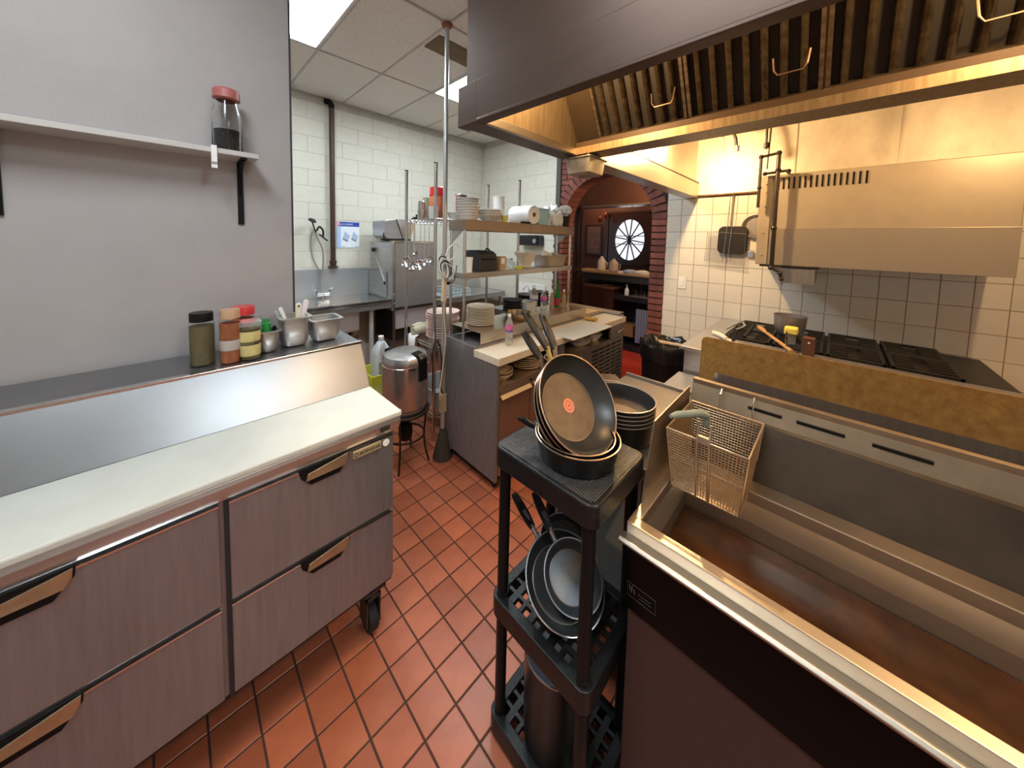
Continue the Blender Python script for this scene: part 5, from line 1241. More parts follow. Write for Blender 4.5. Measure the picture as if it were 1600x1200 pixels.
# wall shelf
t = thing('wall_shelf','narrow white shelf on a black bracket on the grey partition','shelf',(.10,2.05,2.06))
bx(-.75,1.98,2.245,.318,2.149,2.268).build('board', mat('shelf_laminate',(.52,.49,.46),.5), t, bevel=.002)
for x in (.262, -.45):
    b = MB(); b.box(x-.012,2.140,1.93,x+.012,2.149,2.245); b.box(x-.012,2.0,2.236,x+.012,2.149,2.245); b.tube(smooth_path([(x,2.142,2.08),(x,2.10,2.19),(x,2.02,2.236)]), .007, 6); b.build('bracket', BLACK, t)
bx(.140,1.965,2.175,.160,1.980,2.275).build('price_tag', WHITE_MATTE, t)
bx(.1402,1.9645,2.190,.1595,1.9655,2.202).build('tag_mark', mat('tag_grey',(.3,.28,.3),.6), t)
ZW = 2.2685
t = thing('glass_canister','tall clear canister of black pepper with dusty red lid on the wall shelf','jar',(.215,2.06,ZW))
MB().lathe([(0,.004),(.050,.004),(.052,.10),(0,.104)], (.208,2.06,ZW), 26).build('contents', mat('peppercorns',(.012,.010,.009),.7,bump=.8,bscale=160), t, smooth=True)
MB().lathe([(0,0),(.056,0),(.059,.006),(.057,.17),(.044,.225),(.044,.24),(.041,.24),(.041,.222),(.054,.168),(.055,.008)], (.208,2.06,ZW), 26).build('jar_wall', GLASS, t, smooth=True)
MB().lathe([(0,.290),(.046,.290),(.052,.282),(.053,.245),(.046,.240),(.040,.238)], (.208,2.06,ZW), 26).build('lid', mat('dusty_red',(.42,.13,.12),.4), t, smooth=True)

# ================================================================== black plastic rack with pans
def rack():
    t = thing('plastic_shelf_rack', 'black three-tier plastic shelf rack beside the fryer', 'rack', (.995,.62,0))
    x0, x1, y0, y1 = .815, 1.175, .418, .825; cx, cy, w_, d_ = (x0+x1)/2, (y0+y1)/2, x1-x0, y1-y0
    top = MB(); top.rrect(cx,cy,w_,d_,.035,1.065,1.140); to = top.build('top_shelf', BLACK_DUSTY, t, smooth=True, bevel=.006)
    tm = mat('ribbed_black',(.030,.030,.031),.38)
    nt = tm.node_tree
    if not nt.nodes.get('Checker'):
        tc = nt.nodes.new('ShaderNodeTexCoord'); mp = nt.nodes.new('ShaderNodeMapping'); mp.inputs['Rotation'].default_value = (0,0,PI/4); mp.inputs['Scale'].default_value = (1,1,0)
        ck = nt.nodes.new('ShaderNodeTexChecker'); ck.name = 'Checker'; ck.inputs['Scale'].default_value = 210
        bp = nt.nodes.new('ShaderNodeBump'); bp.inputs['Strength'].default_value = 1; bp.inputs['Distance'].default_value = .003
        mx = nt.nodes.new('ShaderNodeMapRange'); mx.inputs['To Min'].default_value = .25; mx.inputs['To Max'].default_value = .6
        nt.links.new(tc.outputs['Object'], mp.inputs[0]); nt.links.new(mp.outputs[0], ck.inputs['Vector']); nt.links.new(ck.outputs['Fac'], bp.inputs['Height'])
        nt.links.new(bp.outputs[0], nt.nodes['Principled BSDF'].inputs['Normal']); nt.links.new(ck.outputs['Fac'], mx.inputs[0]); nt.links.new(mx.outputs[0], nt.nodes['Principled BSDF'].inputs['Roughness'])
        cr = nt.nodes.new('ShaderNodeValToRGB'); cr.color_ramp.elements[0].color = (.012,.012,.012,1); cr.color_ramp.elements[1].color = (.060,.058,.057,1)
        nt.links.new(ck.outputs['Fac'], cr.inputs[0]); nt.links.new(cr.outputs[0], nt.nodes['Principled BSDF'].inputs['Base Color'])
    MB().rrect(cx,cy,w_-.026,d_-.026,.026,1.1385,1.1425).build('textured_top', tm, to)
    for zt, nm in ((.565,'middle_shelf'),(.085,'bottom_shelf')):
        m = MB(); out = []; 
        rim = MB(); N = 6
        def loop(off):
            pts = []
            r = max(.035-off,.004)
            for (sx, sy, a0) in ((1,1,0),(-1,1,PI/2),(-1,-1,PI),(1,-1,1.5*PI)):
                for k in range(N+1):
                    a = a0+PI/2*k/N; pts.append((cx+sx*(w_/2-off-r)+r*math.cos(a), cy+sy*(d_/2-off-r)+r*math.sin(a)))
            return pts
        A, B = loop(0), loop(.036); n = len(A)
        vs = [(p[0],p[1],zt-.075) for p in A]+[(p[0],p[1],zt) for p in A]+[(p[0],p[1],zt) for p in B]+[(p[0],p[1],zt-.075) for p in B]
        fs = []
        for k in range(n):
            q = (k+1) % n; fs += [(k,q,q+n,k+n),(k+n,q+n,q+2*n,k+2*n),(k+2*n,q+2*n,q+3*n,k+3*n),(k+3*n,q+3*n,q,k)]
        so = rim.add(vs,fs).build(nm, BLACK_DUSTY, t, bevel=.004)
        g = MB()
        for k in range(1,7): xx = x0+.03+(w_-.06)*k/7; g.box(xx-.006,y0+.03,zt-.022,xx+.006,y1-.03,zt-.004)
        for k in range(1,8):
            yy = y0+.03+(d_-.06)*k/8; g.box(x0+.03,yy-(.011 if k % 2 else .006),zt-.022,x1-.03,yy+(.011 if k % 2 else .006),zt-.0045)
        g.build('grating', BLACK_DUSTY, so)
    for x in (x0+.034, x1-.034):
        for y in (y0+.034, y1-.034):
            p = MB(); p.cyl((x,y,.0),(x,y,.012),.020,n=16); p.cyl((x,y,.012),(x,y,1.066),.0205,n=16); po = p.build('post', BLACK, t, smooth=True)
            for z in (.49, .565): MB().cyl((x,y,z-.008),(x,y,z+.012),.0235,n=16).build('collar', BLACK_DUSTY, po, smooth=True)
rack()
def fry_pan(lab, center, normal, hdir, r, h, base_r=.72, hl=.19, name='frying_pan', spot=False, rim=RIM, handle=HANDLE_GREY, inside=NONSTICK, lift=.55, hw=.0140, baseM=PAN_BASE, joint=None, group=None, no_handle=False):
    """centre is the middle of the outer base; the opening looks along normal; the handle leaves along hdir"""
    M = frame_to(center, normal, hdir)
    t = bpy.data.objects.new(name, None); COL.objects.link(t); t.matrix_world = M; tag(t, lab, 'pan', group)
    def part(mb, nm, mm, parent=None, smooth=True, bevel=0):
        o = bpy.data.objects.new(nm, mb.mesh(nm, mm, smooth)); COL.objects.link(o); o.parent = parent or t
        if bevel:
            b = o.modifiers.new('bevel','BEVEL'); b.width = bevel; b.segments = 2; b.limit_method = 'ANGLE'
        return o
    b = r*base_r
    part(MB().lathe([(0,0),(b*.96,0),(b,.003),(b+(r-b)*.45,h*.35),(r-.004,h*.85),(r,h-.002)], n=56), 'outside', NONSTICK_OUT)
    part(MB().lathe([(r-.0025,h-.001),(r-.007,h*.84),(b+(r-b)*.42,h*.35),(b*.985,.007),(b*.97,.0055)], n=56), 'inside_wall', inside)
    part(MB().lathe([(b*.985,.0062),(b*.965,.0068),(b*.945,.0060)], n=56), 'base_ring', mat('base_ring',(.20,.15,.105),.35,.5))
    part(MB().lathe([(b*.975,.0055),(b*.93,.0048),(0,.0048)], n=56), 'inside_base', baseM)
    part(MB().lathe([(r-.0045,h-.001),(r-.003,h+.0016),(r,h+.0012),(r+.001,h-.001),(r-.001,h-.003)], n=56), 'rim', rim)
    if spot:
        s = part(MB().lathe([(0,.0052),(r*.145,.0052),(r*.145,.0049)], n=32), 'heat_spot', mat('spot_red',(.72,.19,.10),.5))
        part(MB().lathe([(r*.085,.0054),(r*.098,.0054)], n=32), 'spot_ring', mat('spot_dark',(.22,.07,.05),.5), s)
        part(MB().lathe([(0,.0054),(r*.022,.0054)], n=24), 'spot_core', mat('spot_dark',(0,0,0)), s)
        part(MB().lathe([(r*.108,.0053),(r*.116,.0053)], n=32), 'spot_ring', mat('spot_pale',(.62,.36,.28),.5), s)
    if not no_handle:
        # bracket and flat grip with a hanging hole
        part(MB().tube([(r-.006,0,h*.62),(r+.02,0,h*.78),(r+.045,0,h*.9)], [.010,.009,.011], 10), 'bracket', joint or rim)
        x0_, x1_ = r+.035, r+.035+hl
        def zc(x): return h*.88 + lift*(x-x0_)*.35 - .25*(x-x0_)**2
        n = 14; vs = []
        for k in range(n+1):
            u_ = k/n; x = x0_+(x1_-x0_)*u_; ww = hw*(.85+.35*math.sin(PI*min(1,u_*1.05))) if u_ < .97 else hw*.75
            th = .0085 if u_ < .95 else .006
            for (a, c) in ((-1,-.6),(-.8,-1),(.8,-1),(1,-.6),(1,.6),(.8,1),(-.8,1),(-1,.6)): vs.append((x, a*ww, zc(x)+c*th))
        fs = [(i*8+k,i*8+(k+1)%8,(i+1)*8+(k+1)%8,(i+1)*8+k) for i in range(n) for k in range(8)] + [tuple(range(7,-1,-1)), tuple(range(n*8,n*8+8))]
        ho = part(MB().add(vs,fs), 'handle', handle)
        xh = x1_-.026
        hm = MB(); q = []
        for k in range(16):
            a = 2*PI*k/16; q.append((xh+.015*math.cos(a), .006*math.sin(a), zc(xh)-.0095))
        part(hm.prism(q,(0,0,.019)), 'hanging_hole', BLACK, ho)
        q = []
        for k in range(16):
            a = 2*PI*k/16; q.append((x0_+.055+.032*math.cos(a), .0075*math.sin(a), zc(x0_+.055)+.0085))
        part(MB().prism(q,(0,0,.0012)), 'grip_inlay', mat('grip_inlay',(.055,.045,.042),.55), ho)
    return t
ZR = 1.1430
def deep_pan(lab, x, y, r, h, name='saute_pan', handle_dir=None):
    t = thing(name, lab, 'pan', (x,y,ZR))
    MB().lathe([(0,0),(r*.86,0),(r*.90,.004),(r,h-.004),(r+.001,h),(r-.004,h),(r*.88,.008),(0,.006)], (x,y,ZR), 52).build('body', NONSTICK_OUT, t, smooth=True)
    MB().lathe([(r-.003,h-.001),(r-.0015,h+.0016),(r+.0015,h+.001),(r+.002,h-.001)], (x,y,ZR), 52).build('rim', RIM, t, smooth=True)
    if handle_dir:
        d = Vector(handle_dir).normalized(); b = Vector((x,y,ZR+h*.8)) + d*r
        MB().tube([b-d*.01, b+d*.03+Vector((0,0,.008)), b+d*.055+Vector((0,0,.022)), b+d*.075+Vector((0,0,.026))], [.008,.010,.012,.008], 10).build('handle', BLACK, t, smooth=True)
    return t
deep_pan('wide black pan at the bottom of the leaning pile on the rack', .985, .585, .142, .075)
deep_pan('black pan nested second from the bottom of the leaning pile', .985, .590, .130, .068, handle_dir=(-.45,.85,0)).location.z += .010
NV = Vector((-.13,-.80,.585)).normalized()
HD = Vector((-.62,.35,.70))
PC = Vector((1.003,.636,1.290))
fry_pan('large frying pan with red heat spot leaning on top of the pile', PC + Vector((0,0,0)), NV, Vector((-.10,.45,.80)), .168, .062, .70, spot=True, hl=.165, joint=mat('brassy_joint',(.55,.42,.12),.4,.6), lift=-.1)
fry_pan('frying pan with tall upright handle leaning behind the large frying pan', PC - NV*.020 + Vector((.004,.004,-.006)), (NV + Vector((.02,.0,-.03))).normalized(), Vector((.16,.55,.80)), .166, .060, .70, hl=.150, lift=-.1)
fry_pan('frying pan with short low handle leaning third in the pile', PC - NV*.040 + Vector((.006,.006,-.014)), (NV + Vector((.03,.02,-.05))).normalized(), Vector((-.16,.45,.78)), .163, .058, .70, hl=.115, lift=-.1)
# second stack
for k in range(5):
    lab = 'black frying pan, %s of the neat stack behind the leaning pans' % ordinal(4-k)
    t = fry_pan(lab, (1.372,.612,1.0508 + (.0 if k == 0 else .042+.0165*(k-1))), (.0,-.0,1), (.7,.75,0), .142, (.098 if k == 0 else .072), .90, name='frying_pan', no_handle=True, inside=mat('nonstick_shiny',(.026,.026,.028),.18), rim=mat('pan_rim_grey',(.35,.30,.26),.35,.7), group='stacked frying pans')
t = thing('steel_scoop', 'flat steel scoop lying across the back of the pan stack', 'scoop', (1.20,.70,1.28))
m = MB(); m.tube(smooth_path([(1.165,.865,1.375),(1.19,.83,1.345),(1.235,.76,1.300)]), [.012]*13, 8); m.build('handle', STEEL_BRIGHT, t, smooth=True)
m = MB(); m.add([(1.215,.765,1.300),(1.265,.775,1.300),(1.42,.66,1.285),(1.36,.60,1.285),(1.215,.765,1.288),(1.265,.775,1.288),(1.42,.66,1.281),(1.36,.60,1.281),],[(0,1,2,3),(7,6,5,4),(0,4,5,1),(1,5,6,2),(2,6,7,3),(3,7,4,0)]); m.build('blade', STEEL_BRIGHT, t, bevel=.002)
# pans on the middle shelf
DK = mat('pan_dark_inside',(.030,.032,.034),.30); GR = mat('rim_steel',(.42,.42,.43),.3,.9)
fry_pan('large black pan tilted on the middle shelf of the rack', (.985,.625,.637), (-.30,-.46,.84), (.02,.80,.50), .142, .050, .78, inside=DK, rim=GR, handle=BLACK, hl=.13, baseM=DK)
fry_pan('smaller black pan nested in the tilted pan on the middle shelf', (1.000,.600,.665), (-.36,-.52,.77), (.16,.85,.50), .106, .045, .74, inside=DK, rim=GR, handle=BLACK, hl=.13, baseM=mat('pan_base_grey',(.10,.105,.115),.35,.3,var=.3,vscale=30))
fry_pan('small black pan propped up at the back of the middle shelf', (1.105,.700,.655), (-.55,-.40,.73), (.3,.8,.1), .095, .040, .78, inside=DK, rim=GR, no_handle=True, baseM=DK)
t = thing('stock_pot', 'tall black stock pot on the bottom shelf of the rack', 'pot', (.958,.615,.086))
MB().lathe([(0,0),(.108,0),(.114,.005),(.118,.32),(.120,.325),(.117,.328)], (.958,.615,.086), 44).build('body', NONSTICK_OUT, t, smooth=True)
MB().lathe([(.116,.327),(.1145,.32),(.110,.008),(0,.006)], (.958,.615,.086), 44).build('inside', mat('lit_inside_grey',(.70,.72,.76),.22), t, smooth=True)  # pale grey paints in the light on the far inner wall
MB().lathe([(.1155,.326),(.1165,.330),(.1205,.329),(.121,.325)], (.958,.615,.086), 44).build('rim', GR, t, smooth=True)

# ================================================================== trash can
t = thing('trash_can', 'round black trash can with black liner bag below the tiled wall', 'trash can', (3.64,1.16,0))
MB().lathe([(0,.0),(.20,.0),(.205,.01),(.235,.80),(.248,.80),(.248,.835),(.228,.835),(.20,.02),(0,.02)], (3.64,1.16,0), 36).build('bin', BLACK_DUSTY, t, smooth=True)
rn = random.Random(4); n = 48; vs = []; prof = [(.243,.70),(.252,.80),(.256,.85),(.235,.872),(.20,.845),(.18,.76),(.15,.70)]
for i, (r, z) in enumerate(prof):
    for k in range(n):
        a = 2*PI*k/n; w_ = (.006+.010*(i>2))*(math.sin(a*9+i*1.3)+.7*math.sin(a*17+i*2)); vs.append((3.64+(r+w_)*math.cos(a), 1.16+(r+w_)*math.sin(a), z+.010*math.sin(a*5+i)+.3*w_))
fs = [(i*n+k,i*n+(k+1)%n,(i+1)*n+(k+1)%n,(i+1)*n+k) for i in range(len(prof)-1) for k in range(n)] + [tuple(range((len(prof)-1)*n, len(prof)*n))]
MB().add(vs,fs).build('liner_bag', mat('bag_black',(.012,.012,.013),.2), t, smooth=True, ang=60)
o = MB().prism([(3.47,1.17,.885),(3.50,1.20,.892),(3.62,1.02,.868),(3.585,.985,.862)], (.002,.002,.012)).build('carton_flap', mat('flap_tan',(.42,.33,.24),.7)); tag(o, 'folded cardboard flap poking out of the trash can', 'cardboard')

# ================================================================== salamander, gas pipes, nozzles
t = thing('wall_broiler', 'tan enamel wall broiler with vent slots above the range', 'broiler', (3.79,-.1,1.715))
EN = mat('broiler_enamel',(.40,.34,.26),.4,.3,var=.12,vscale=6)
bx(3.55,-.75,1.72,4.068,.47,2.455).build('case', EN, t, bevel=.006)
bx(3.536,.395,1.722,3.552,.470,2.452).build('edge_flange', EN, t, bevel=.003)
bx(3.544,-.75,1.72,3.552,.395,2.02).build('lower_panel', mat('broiler_panel',(.34,.29,.23),.35,.5), t, bevel=.002)
bx(3.540,.08,1.705,3.70,.44,1.722).build('drip_rail', PIPE, t)
for k in range(16): bx(3.546,.352-.032*k,2.335,3.553,.362-.032*k,2.425).build('vent_slot', BLACK, t)
for z in (1.80,1.98,2.2,2.38): MB().lathe([(0,0),(.008,0),(.005,.005),(0,.005)], n=10).xf(frame_to((3.536,.432,z),(-1,0,0),(0,1,0))).build('screw', STEEL, t)
bx(3.545,.10,1.58,3.9,.30,1.70).build('burner_box', STEEL_DULL, t)
t = thing('gas_pipe', 'black iron gas pipe with elbows running down the broiler front', 'pipe', (3.49,.36,1.57))
XP = 3.48
m = MB().tube([(XP,.470,2.19),(XP,.470,2.60)], .011, 10); m.build('riser', PIPE, t, smooth=True)
MB().tube([(XP,.470,2.60),(XP,.360,2.615)], .011, 10).build('header', PIPE, t, smooth=True)
MB().tube([(XP,.360,2.615),(XP,.355,1.70)], .0145, 12).build('down_pipe', PIPE, t, smooth=True)
MB().tube([(XP,.355,1.70),(XP,.300,1.665),(XP,.288,1.60)], .012, 10).build('outlet', PIPE, t, smooth=True)
MB().tube([(XP,.44,2.46),(XP,.30,2.47),(XP,.29,2.44)], .011, 10).build('branch', PIPE, t, smooth=True)
for (y, z, r) in ((.470,2.60,.019),(.360,2.615,.020),(.358,1.70,.020),(.300,1.66,.018),(.288,1.615,.016),(.358,2.02,.022),(.358,2.48,.020),(.470,2.35,.016),(.295,2.465,.018),(.44,2.46,.017)):
    MB().lathe([(0,r),(r*.7,r*.75),(r,0),(r*.7,-r*.75),(0,-r)], (XP,y,z), 14).build('fitting', PIPE, t, smooth=True)
MB().cyl((XP,.288,1.60),(XP,.285,1.565),.010,.007,n=10).build('tap', STEEL_DULL, t, smooth=True)
t = thing('hood_drop_pipes', 'pair of thin pipes dropping from the hood to the broiler', 'pipe', (3.49,.44,2.62))
MB().tube([(3.485,.452,3.295),(3.485,.446,2.66)], .009, 8).build('pipe', PIPE, t, smooth=True); MB().tube([(3.49,.410,3.295),(3.49,.432,2.50)], .007, 8).build('pipe', PIPE, t, smooth=True)
MB().lathe([(0,.03),(.016,.02),(.016,-.02),(0,-.03)], (3.485,.446,2.69), 12).build('union', PIPE, t, smooth=True)
for k, (pts, lab) in enumerate((([(3.55,.775,3.29),(3.55,.772,2.90),(3.55,.765,2.84)], 'short fire-suppression nozzle hanging under the hood'), ([(3.55,.70,3.29),(3.55,.70,2.90),(3.55,.665,2.80),(3.55,.652,2.69)], 'long bent fire-suppression nozzle hanging under the hood'))):
    t = thing('fire_nozzle', lab, 'nozzle', pts[-1], 'fire-suppression nozzles'); MB().tube(pts, .012, 10).build('pipe', PIPE, t, smooth=True)
    e = Vector(pts[-1]); MB().cyl(e+Vector((0,0,.05)), e, .017, n=12).build('tip', STEEL_DULL, t, smooth=True)
# utensils on the rail
YK = XW-.045
t = thing('skillet_black_square', 'square black grill pan hanging on the tiled wall', 'pan', (YK,.725,1.79))
t.name = 'grill_pan'
m = MB(); m.rrect(0,0,.245,.275,.05,0,.035); m.xf(Matrix.Translation((XW-.016,.728,1.925)) @ Matrix.Rotation(-PI/2,4,'Y') @ Matrix.Rotation(PI/2,4,'Z')); m.build('pan', IRON, t, smooth=True, bevel=.006)
MB().tube([(XW-.03,.752,2.06),(XW-.03,.748,2.30),(XW-.03,.745,2.375)], .006, 8).build('handle', STEEL_DULL, t, smooth=True)
t = thing('wire_skimmer', 'square wire skimmer hanging in front of the grill pan', 'skimmer', (XW-.07,.75,1.66))
m = MB(); A = [(.94,2.01),(.62,1.985),(.615,1.675),(.955,1.705)]
def WP(u_, v_, x=XW-.065):
    a = [(A[0][i]*(1-u_)+A[1][i]*u_) for i in (0,1)]; b = [(A[3][i]*(1-u_)+A[2][i]*u_) for i in (0,1)]
    return (x, a[0]*(1-v_)+b[0]*v_, a[1]*(1-v_)+b[1]*v_)
for k in range(21):
    m.cyl(WP(k/20,0),WP(k/20,1),.0013,n=4); m.cyl(WP(0,k/20),WP(1,k/20),.0013,n=4)
tag(m.build('mesh', mat('skimmer_wire',(.05,.045,.04),.5,.3), t), kind='stuff')
MB().tube([WP(0,0),WP(1,0),WP(1,1),WP(0,1)], .0028, 6, closed=True).build('frame', STEEL_DULL, t)
for y in (.775,.735): MB().tube([(XW-.068,y+.02,1.70),(XW-.07,y,2.02),(XW-.06,y-.01,2.33),(XW-.045,y-.006,2.395),(XW-.02,y-.006,2.40)], .0028, 6).build('handle_wire', STEEL_BRIGHT, t)
t = thing('small_frying_pan', 'small round steel frying pan half hidden behind the broiler', 'pan', (XW-.03,.545,1.97))
m = MB().lathe([(0,0),(.085,0),(.115,.035),(.112,.036),(.083,.004),(0,.004)], n=32).xf(frame_to((XW-.012,.545,2.06),(-1,0,.0),(0,0,1))); m.build('pan', STEEL_DULL, t, smooth=True)
MB().tube([(XW-.03,.535,2.17),(XW-.03,.53,2.36)], .006, 8).build('handle', BLACK, t, smooth=True)
t = thing('wall_switch', 'white rocker light switch on the tiled wall', 'light switch', (XW-.008,1.172,1.375)); bx(XW-.008,1.132,1.378,XW,1.212,1.512).build('plate', WHITE, t, bevel=.003); bx(XW-.013,1.155,1.410,XW-.007,1.189,1.480).build('rocker', WHITE, t, bevel=.003)
t = thing('magnet_clip', 'shiny metal clip on the wall beside the broiler', 'clip', (XW-.02,.575,1.76)); bx(XW-.04,.555,1.765,XW,.60,1.825).build('clip', CHROME, t, bevel=.004)

# ================================================================== on the range
ZB = 1.149
t = thing('cleaver_knife', 'long knife with ivory handle lying on the range ledge', 'knife', (3.05,.52,1.133)); m = MB(); m.tube(smooth_path([(3.20,.665,1.150),(3.14,.60,1.152),(3.06,.545,1.150)]), .017, 10); m.build('handle', IV, t, smooth=True); MB().prism([(3.06,.56,1.147),(3.075,.53,1.147),(2.90,.34,1.147),(2.86,.37,1.147)], (0,0,.004)).build('blade', IV, t)
t = thing('wooden_rolling_pin', 'wooden pestle stick resting across the range edge', 'utensil', (3.3,.3,ZB)); m = MB().tube([(3.56,.415,1.185),(3.50,.39,1.183),(3.46,.372,1.180),(3.44,.362,1.178),(3.02,.165,1.160)], [.014,.020,.019,.011,.012], 10); m.build('stick', WOOD, t, smooth=True)
t = thing('grate_scraper', 'bent white-tipped tongs lying on the grates', 'tongs', (3.55,.56,ZB)); m = MB(); m.tube(smooth_path([(3.38,.62,ZB+.006),(3.55,.59,ZB+.02),(3.66,.555,ZB+.03),(3.60,.52,ZB+.02),(3.42,.55,ZB+.006)]), .009, 8); m.build('loop', STEEL_BRIGHT, t, smooth=True)
t = thing('wok_scraper', 'black iron poker standing up from the grates', 'utensil', (3.3,.49,ZB)); m = MB(); m.tube([(3.02,.50,1.135),(3.05,.49,1.24)], .012, 6); m.tube([(3.22,.46,ZB+.004),(3.36,.44,ZB+.05),(3.42,.43,ZB+.075)], .012, 6); m.build('bars', IRON, t)
t = thing('dented_pot', 'steel pot with a yellow sponge in front of it on the range', 'pot', (3.60,.22,ZB)); MB().lathe([(0,0),(.06,0),(.075,.012),(.098,.07),(.104,.16),(.108,.162),(.108,.166),(.100,.166),(.094,.07),(.07,.016),(0,.010)], (3.60,.225,ZB), 30).build('body', STEEL_DULL, t, smooth=True)
t = thing('yellow_scrub_pad', 'yellow sponge resting on a small steel block by the pot', 'sponge', (3.42,.19,ZB)); bx(3.36,.16,ZB+.05,3.44,.24,ZB+.11).build('pad', YELLOW, t, bevel=.012); bx(3.37,.17,ZB,3.43,.23,ZB+.05).build('backing', STEEL_DULL, t)
t = thing('glass_measuring_jar', 'clear ribbed jar standing on the range ledge', 'jar', (3.10,.16,1.133)); MB().lathe([(0,.002),(.045,.0),(.047,.05),(.050,.06),(.050,.14),(.052,.142),(.049,.142),(.046,.06),(.043,.008),(0,.008)], (3.10,.16,1.133), 24).build('glass', GLASS, t, smooth=True)
t = thing('wood_knife_block', 'dark brown wooden block beside the clear jar', 'block', (3.02,.085,1.133)); bx(2.985,.055,1.133,3.055,.115,1.275).build('block', mat('block_brown',(.11,.045,.025),.5,var=.3,vscale=20), t, bevel=.004); MB().lathe([(0,0),(.006,0),(.006,.002),(0,.002)], n=12).xf(frame_to((2.985,.085,1.245),(-1,0,0),(0,1,0))).build('stud', WHITE, t)
# ================================================================== the bar seen through the arch
XB = 5.62
t = thing('back_bar', 'dark wooden back bar with upper counter and sink shelf', 'bar', (5.9,2.6,0))
bx(XB,1.0,.0,6.2,4.6,.10).build('plinth', KICK, t)
bx(XB,2.72,.10,6.2,3.55,1.03).build('wood_cabinet', WOOD_BAR, t, bevel=.005)
bx(XB-.02,2.70,1.03,6.2,3.55,1.07).build('cabinet_top', mat('bar_top_wood',(.16,.075,.05),.3), t, bevel=.004)
bx(XB+.02,1.0,.86,6.2,2.72,.95).build('sink_shelf', BOARD_BLACK, t)
bx(XB,1.2,.95,XB+.3,2.45,.962).build('sink_deck', STEEL_WARM, t)
bx(6.15,1.0,.1,6.2,3.6,1.28).build('back_board', BLACK_SOFT, t)
bx(XB+.10,1.0,1.29,6.25,3.6,1.33).build('upper_counter', mat('upper_counter_tan',(.40,.25,.13),.4), t, bevel=.006)
bx(XB+.12,1.0,1.17,6.22,3.6,1.29).build('upper_fascia', BLACK_SOFT, t)
bx(XB+.02,2.04,.17,XB+.04,2.31,.75).build('slatted_door', mat('grey_door',(.19,.20,.27),.5), t)
for k in range(6): bx(XB+.012,2.05+.043*k,.18,XB+.022,2.072+.043*k,.74).build('door_slat', mat('grey_slat',(.26,.28,.36),.5), t)
bx(XB,2.34,.25,XB+.3,2.62,.44).build('low_box', mat('tan_wood',(.28,.15,.07),.5), t)
t = thing('bar_faucet', 'chrome bar faucet over the sink shelf', 'faucet', (XB+.12,2.28,.962)); MB().tube(smooth_path([(XB+.12,2.28,.962),(XB+.12,2.28,1.16),(XB+.10,2.28,1.21),(XB+.06,2.28,1.19)]), .010, 8).build('spout', CHROME, t, smooth=True)
for y in (2.22,2.36): MB().cyl((XB+.12,y,.962),(XB+.12,y,1.04),.010,n=8).cyl((XB+.12,y,1.04),(XB+.07,y,1.06),.006,n=6).build('tap', CHROME, t, smooth=True)
t = thing('soap_bottle', 'white pump soap bottle beside the bar faucet', 'bottle', (XB+.1,2.52,.951)); MB().lathe([(0,0),(.035,0),(.037,.01),(.037,.09),(.025,.12),(.012,.125),(.012,.15),(0,.15)], (XB+.1,2.52,.951), 18).build('body', WHITE, t, smooth=True); MB().cyl((XB+.1,2.52,1.10),(XB+.1,2.52,1.14),.006,n=8).cyl((XB+.1,2.52,1.14),(XB+.06,2.52,1.135),.006,n=8).build('pump', WHITE, t, smooth=True)
t = thing('gold_plate', 'small gold dish on the wooden bar cabinet', 'dish', (XB+.1,2.88,1.0705)); MB().lathe([(0,0),(.05,0),(.10,.02),(.095,.022),(.045,.005),(0,.005)], (XB+.1,2.88,1.0705), 24).build('dish', mat('gold',(.70,.48,.10),.25,.8), t, smooth=True)
for k, (y, h, r, c, lab) in enumerate(((3.10,.25,.075,(.80,.74,.66),'pale ceramic jug with tall neck on the upper bar counter'),(2.86,.22,.085,(.66,.54,.48),'clear squat jug right of the pale ceramic jug'))):
    t = thing('bar_jug', lab, 'jug', (XB+.25,y,1.331)); MB().lathe([(0,0),(r*.8,0),(r,.02),(r,h*.7),(r*.75,h*.85),(r*.35,h),(r*.3,h*1.1),(0,h*1.1)], (XB+.25,y,1.331), 22).build('body', mat('jug_%d'%k,c,.3,trans=.2 if k else 0), t, smooth=True)
    MB().tube(smooth_path([(XB+.25,y-r*.9,1.331+h*.7),(XB+.25,y-r*1.5,1.331+h*.6),(XB+.25,y-r*1.4,1.331+h*.3),(XB+.25,y-r*.95,1.331+h*.2)]), .008, 8).build('handle', mat('jug_%d'%k,c), t, smooth=True)
for k, (y, c, lab) in enumerate(((2.55,(.30,.36,.50),'blue-grey cloth folded on the upper bar counter'),(2.34,(.60,.55,.50),'white napkin stack on the upper bar counter'))):
    o = lumpy('folded_cloth', lab, 'cloth', XB+.28, y, 1.3305, .09, .13, .05, mat('cloth_%d'%k,c,.8), 31+k, .2)
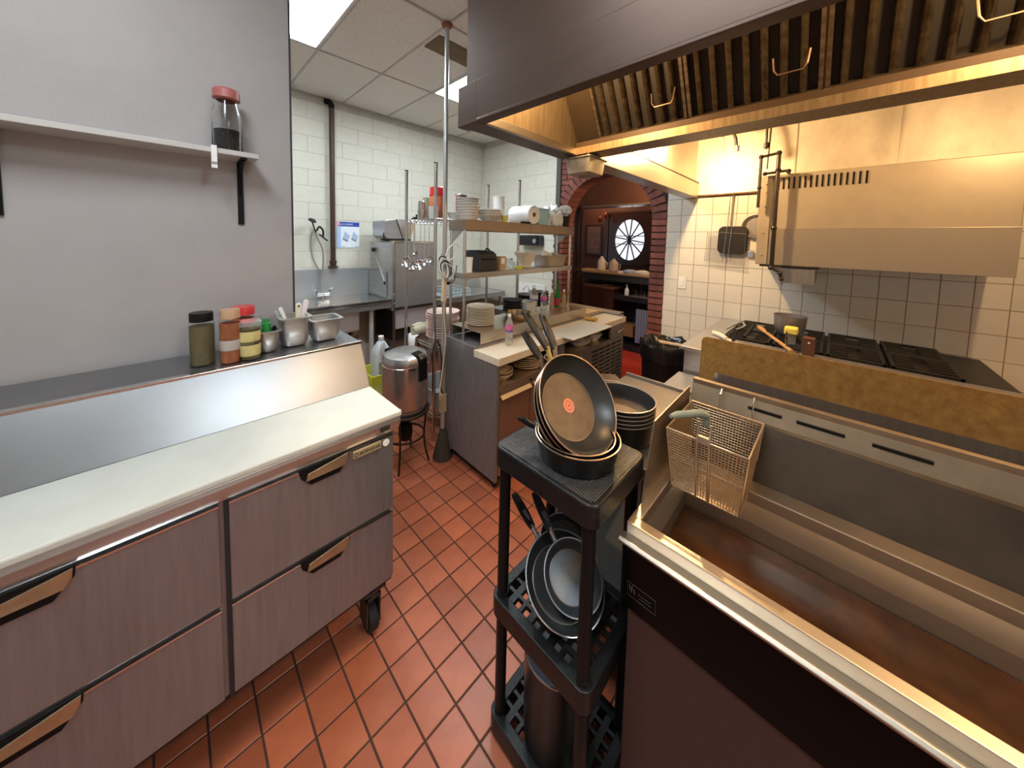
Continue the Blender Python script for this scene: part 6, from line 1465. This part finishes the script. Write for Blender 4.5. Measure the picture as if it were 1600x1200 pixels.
# wheel window
XN = 7.27; wc = Vector((XN,3.20,1.935))
wi = struct('window_1', (XN,3.20,1.45))
MB().box(XN-.02,2.72,1.38,XN+.02,3.78,1.42).box(XN-.02,2.72,2.50,XN+.02,3.78,2.56).box(XN-.02,2.72,1.40,XN+.02,2.80,2.52).box(XN-.02,3.70,1.40,XN+.02,3.78,2.52).build('frame', WOOD_DARK, wi)
RWy, RWz = .33, .45
n = 48
pane = MB(); pane.prism([(XN+.012,wc.y+RWy*math.cos(2*PI*k/n),wc.z+RWz*math.sin(2*PI*k/n)) for k in range(n)], (.004,0,0)); pane.build('pane', mat('window_daylight',(.80,.88,1.0),.5,emit=1.0), wi)
sur = MB()
for k in range(n):
    a, b = 2*PI*k/n, 2*PI*(k+1)/n
    def E_(a): return (wc.y+RWy*math.cos(a), wc.z+RWz*math.sin(a))
    def S_(a):
        c, s = math.cos(a), math.sin(a); q = min(.48/max(abs(c),1e-6), .56/max(abs(s),1e-6)); return (wc.y+c*q, wc.z+s*q)
    sur.prism([(XN-.015,*E_(a)),(XN-.015,*E_(b)),(XN-.015,*S_(b)),(XN-.015,*S_(a))], (.03,0,0))
sur.build('surround', WOOD_DARK, wi)
for k in range(12):
    a = 2*PI*k/12 + .13
    MB().cyl((XN-.005,wc.y,wc.z),(XN-.005,wc.y+RWy*math.cos(a),wc.z+RWz*math.sin(a)),.014,n=6).build('spoke', WOOD_DARK, wi)
MB().cyl((XN-.02,wc.y,wc.z),(XN+.0,wc.y,wc.z),.030,n=18).build('hub', WOOD_DARK, wi)
for zz in (1.84, 2.02): MB().box(XN-.012,wc.y-RWy,zz-.008,XN-.002,wc.y+RWy,zz+.008).build('glazing_bar', WOOD_DARK, wi)
t = thing('framed_picture', 'dark framed picture on the bar wall left of the wheel window', 'picture', (7.27,4.05,1.56)); bx(7.27,3.86,1.56,7.295,4.28,2.28).build('frame', WOOD_DARK, t, bevel=.004); bx(7.262,3.90,1.60,7.272,4.24,2.24).build('print', mat('print_muddy',(.09,.06,.05),.4,var=.8,vscale=7,col2=(.20,.13,.12)), t)
t = thing('red_lantern', 'pair of small red hanging ornaments near the bar ceiling', 'ornament', (6.9,3.72,2.28))
for y, z in ((3.72,2.32),(3.58,2.40)): MB().lathe([(0,.14),(.012,.14),(.045,.10),(.05,.05),(.03,.0),(0,-.005)], (6.9,y,z), 16).build('lantern', mat('lantern_red',(.16,.015,.015),.5), t, smooth=True); MB().cyl((6.9,y,z+.13),(6.9,y,3.1),.003,n=5).build('string', BLACK, t)
for k, y in enumerate((3.22, 3.31, 3.40)):
    t = thing('turned_column', ['slim dark turned column left of the bar, rightmost of three','slim dark turned column left of the bar, middle of three','slim dark turned column left of the bar, leftmost of three'][k], 'column', (5.3,y,0), 'turned bar columns')
    MB().lathe([(0,1.30),(.042,1.30),(.042,1.34),(.028,1.38),(.035,1.50),(.030,2.0),(.035,2.40),(.042,2.44),(.042,2.50),(0,2.50)], (5.3,y,0), 18).build('shaft', WOOD_DARK, t, smooth=True); bx(5.24,y-.044,0,5.36,y+.044,1.30).build('pedestal', WOOD_DARK, t, bevel=.006)
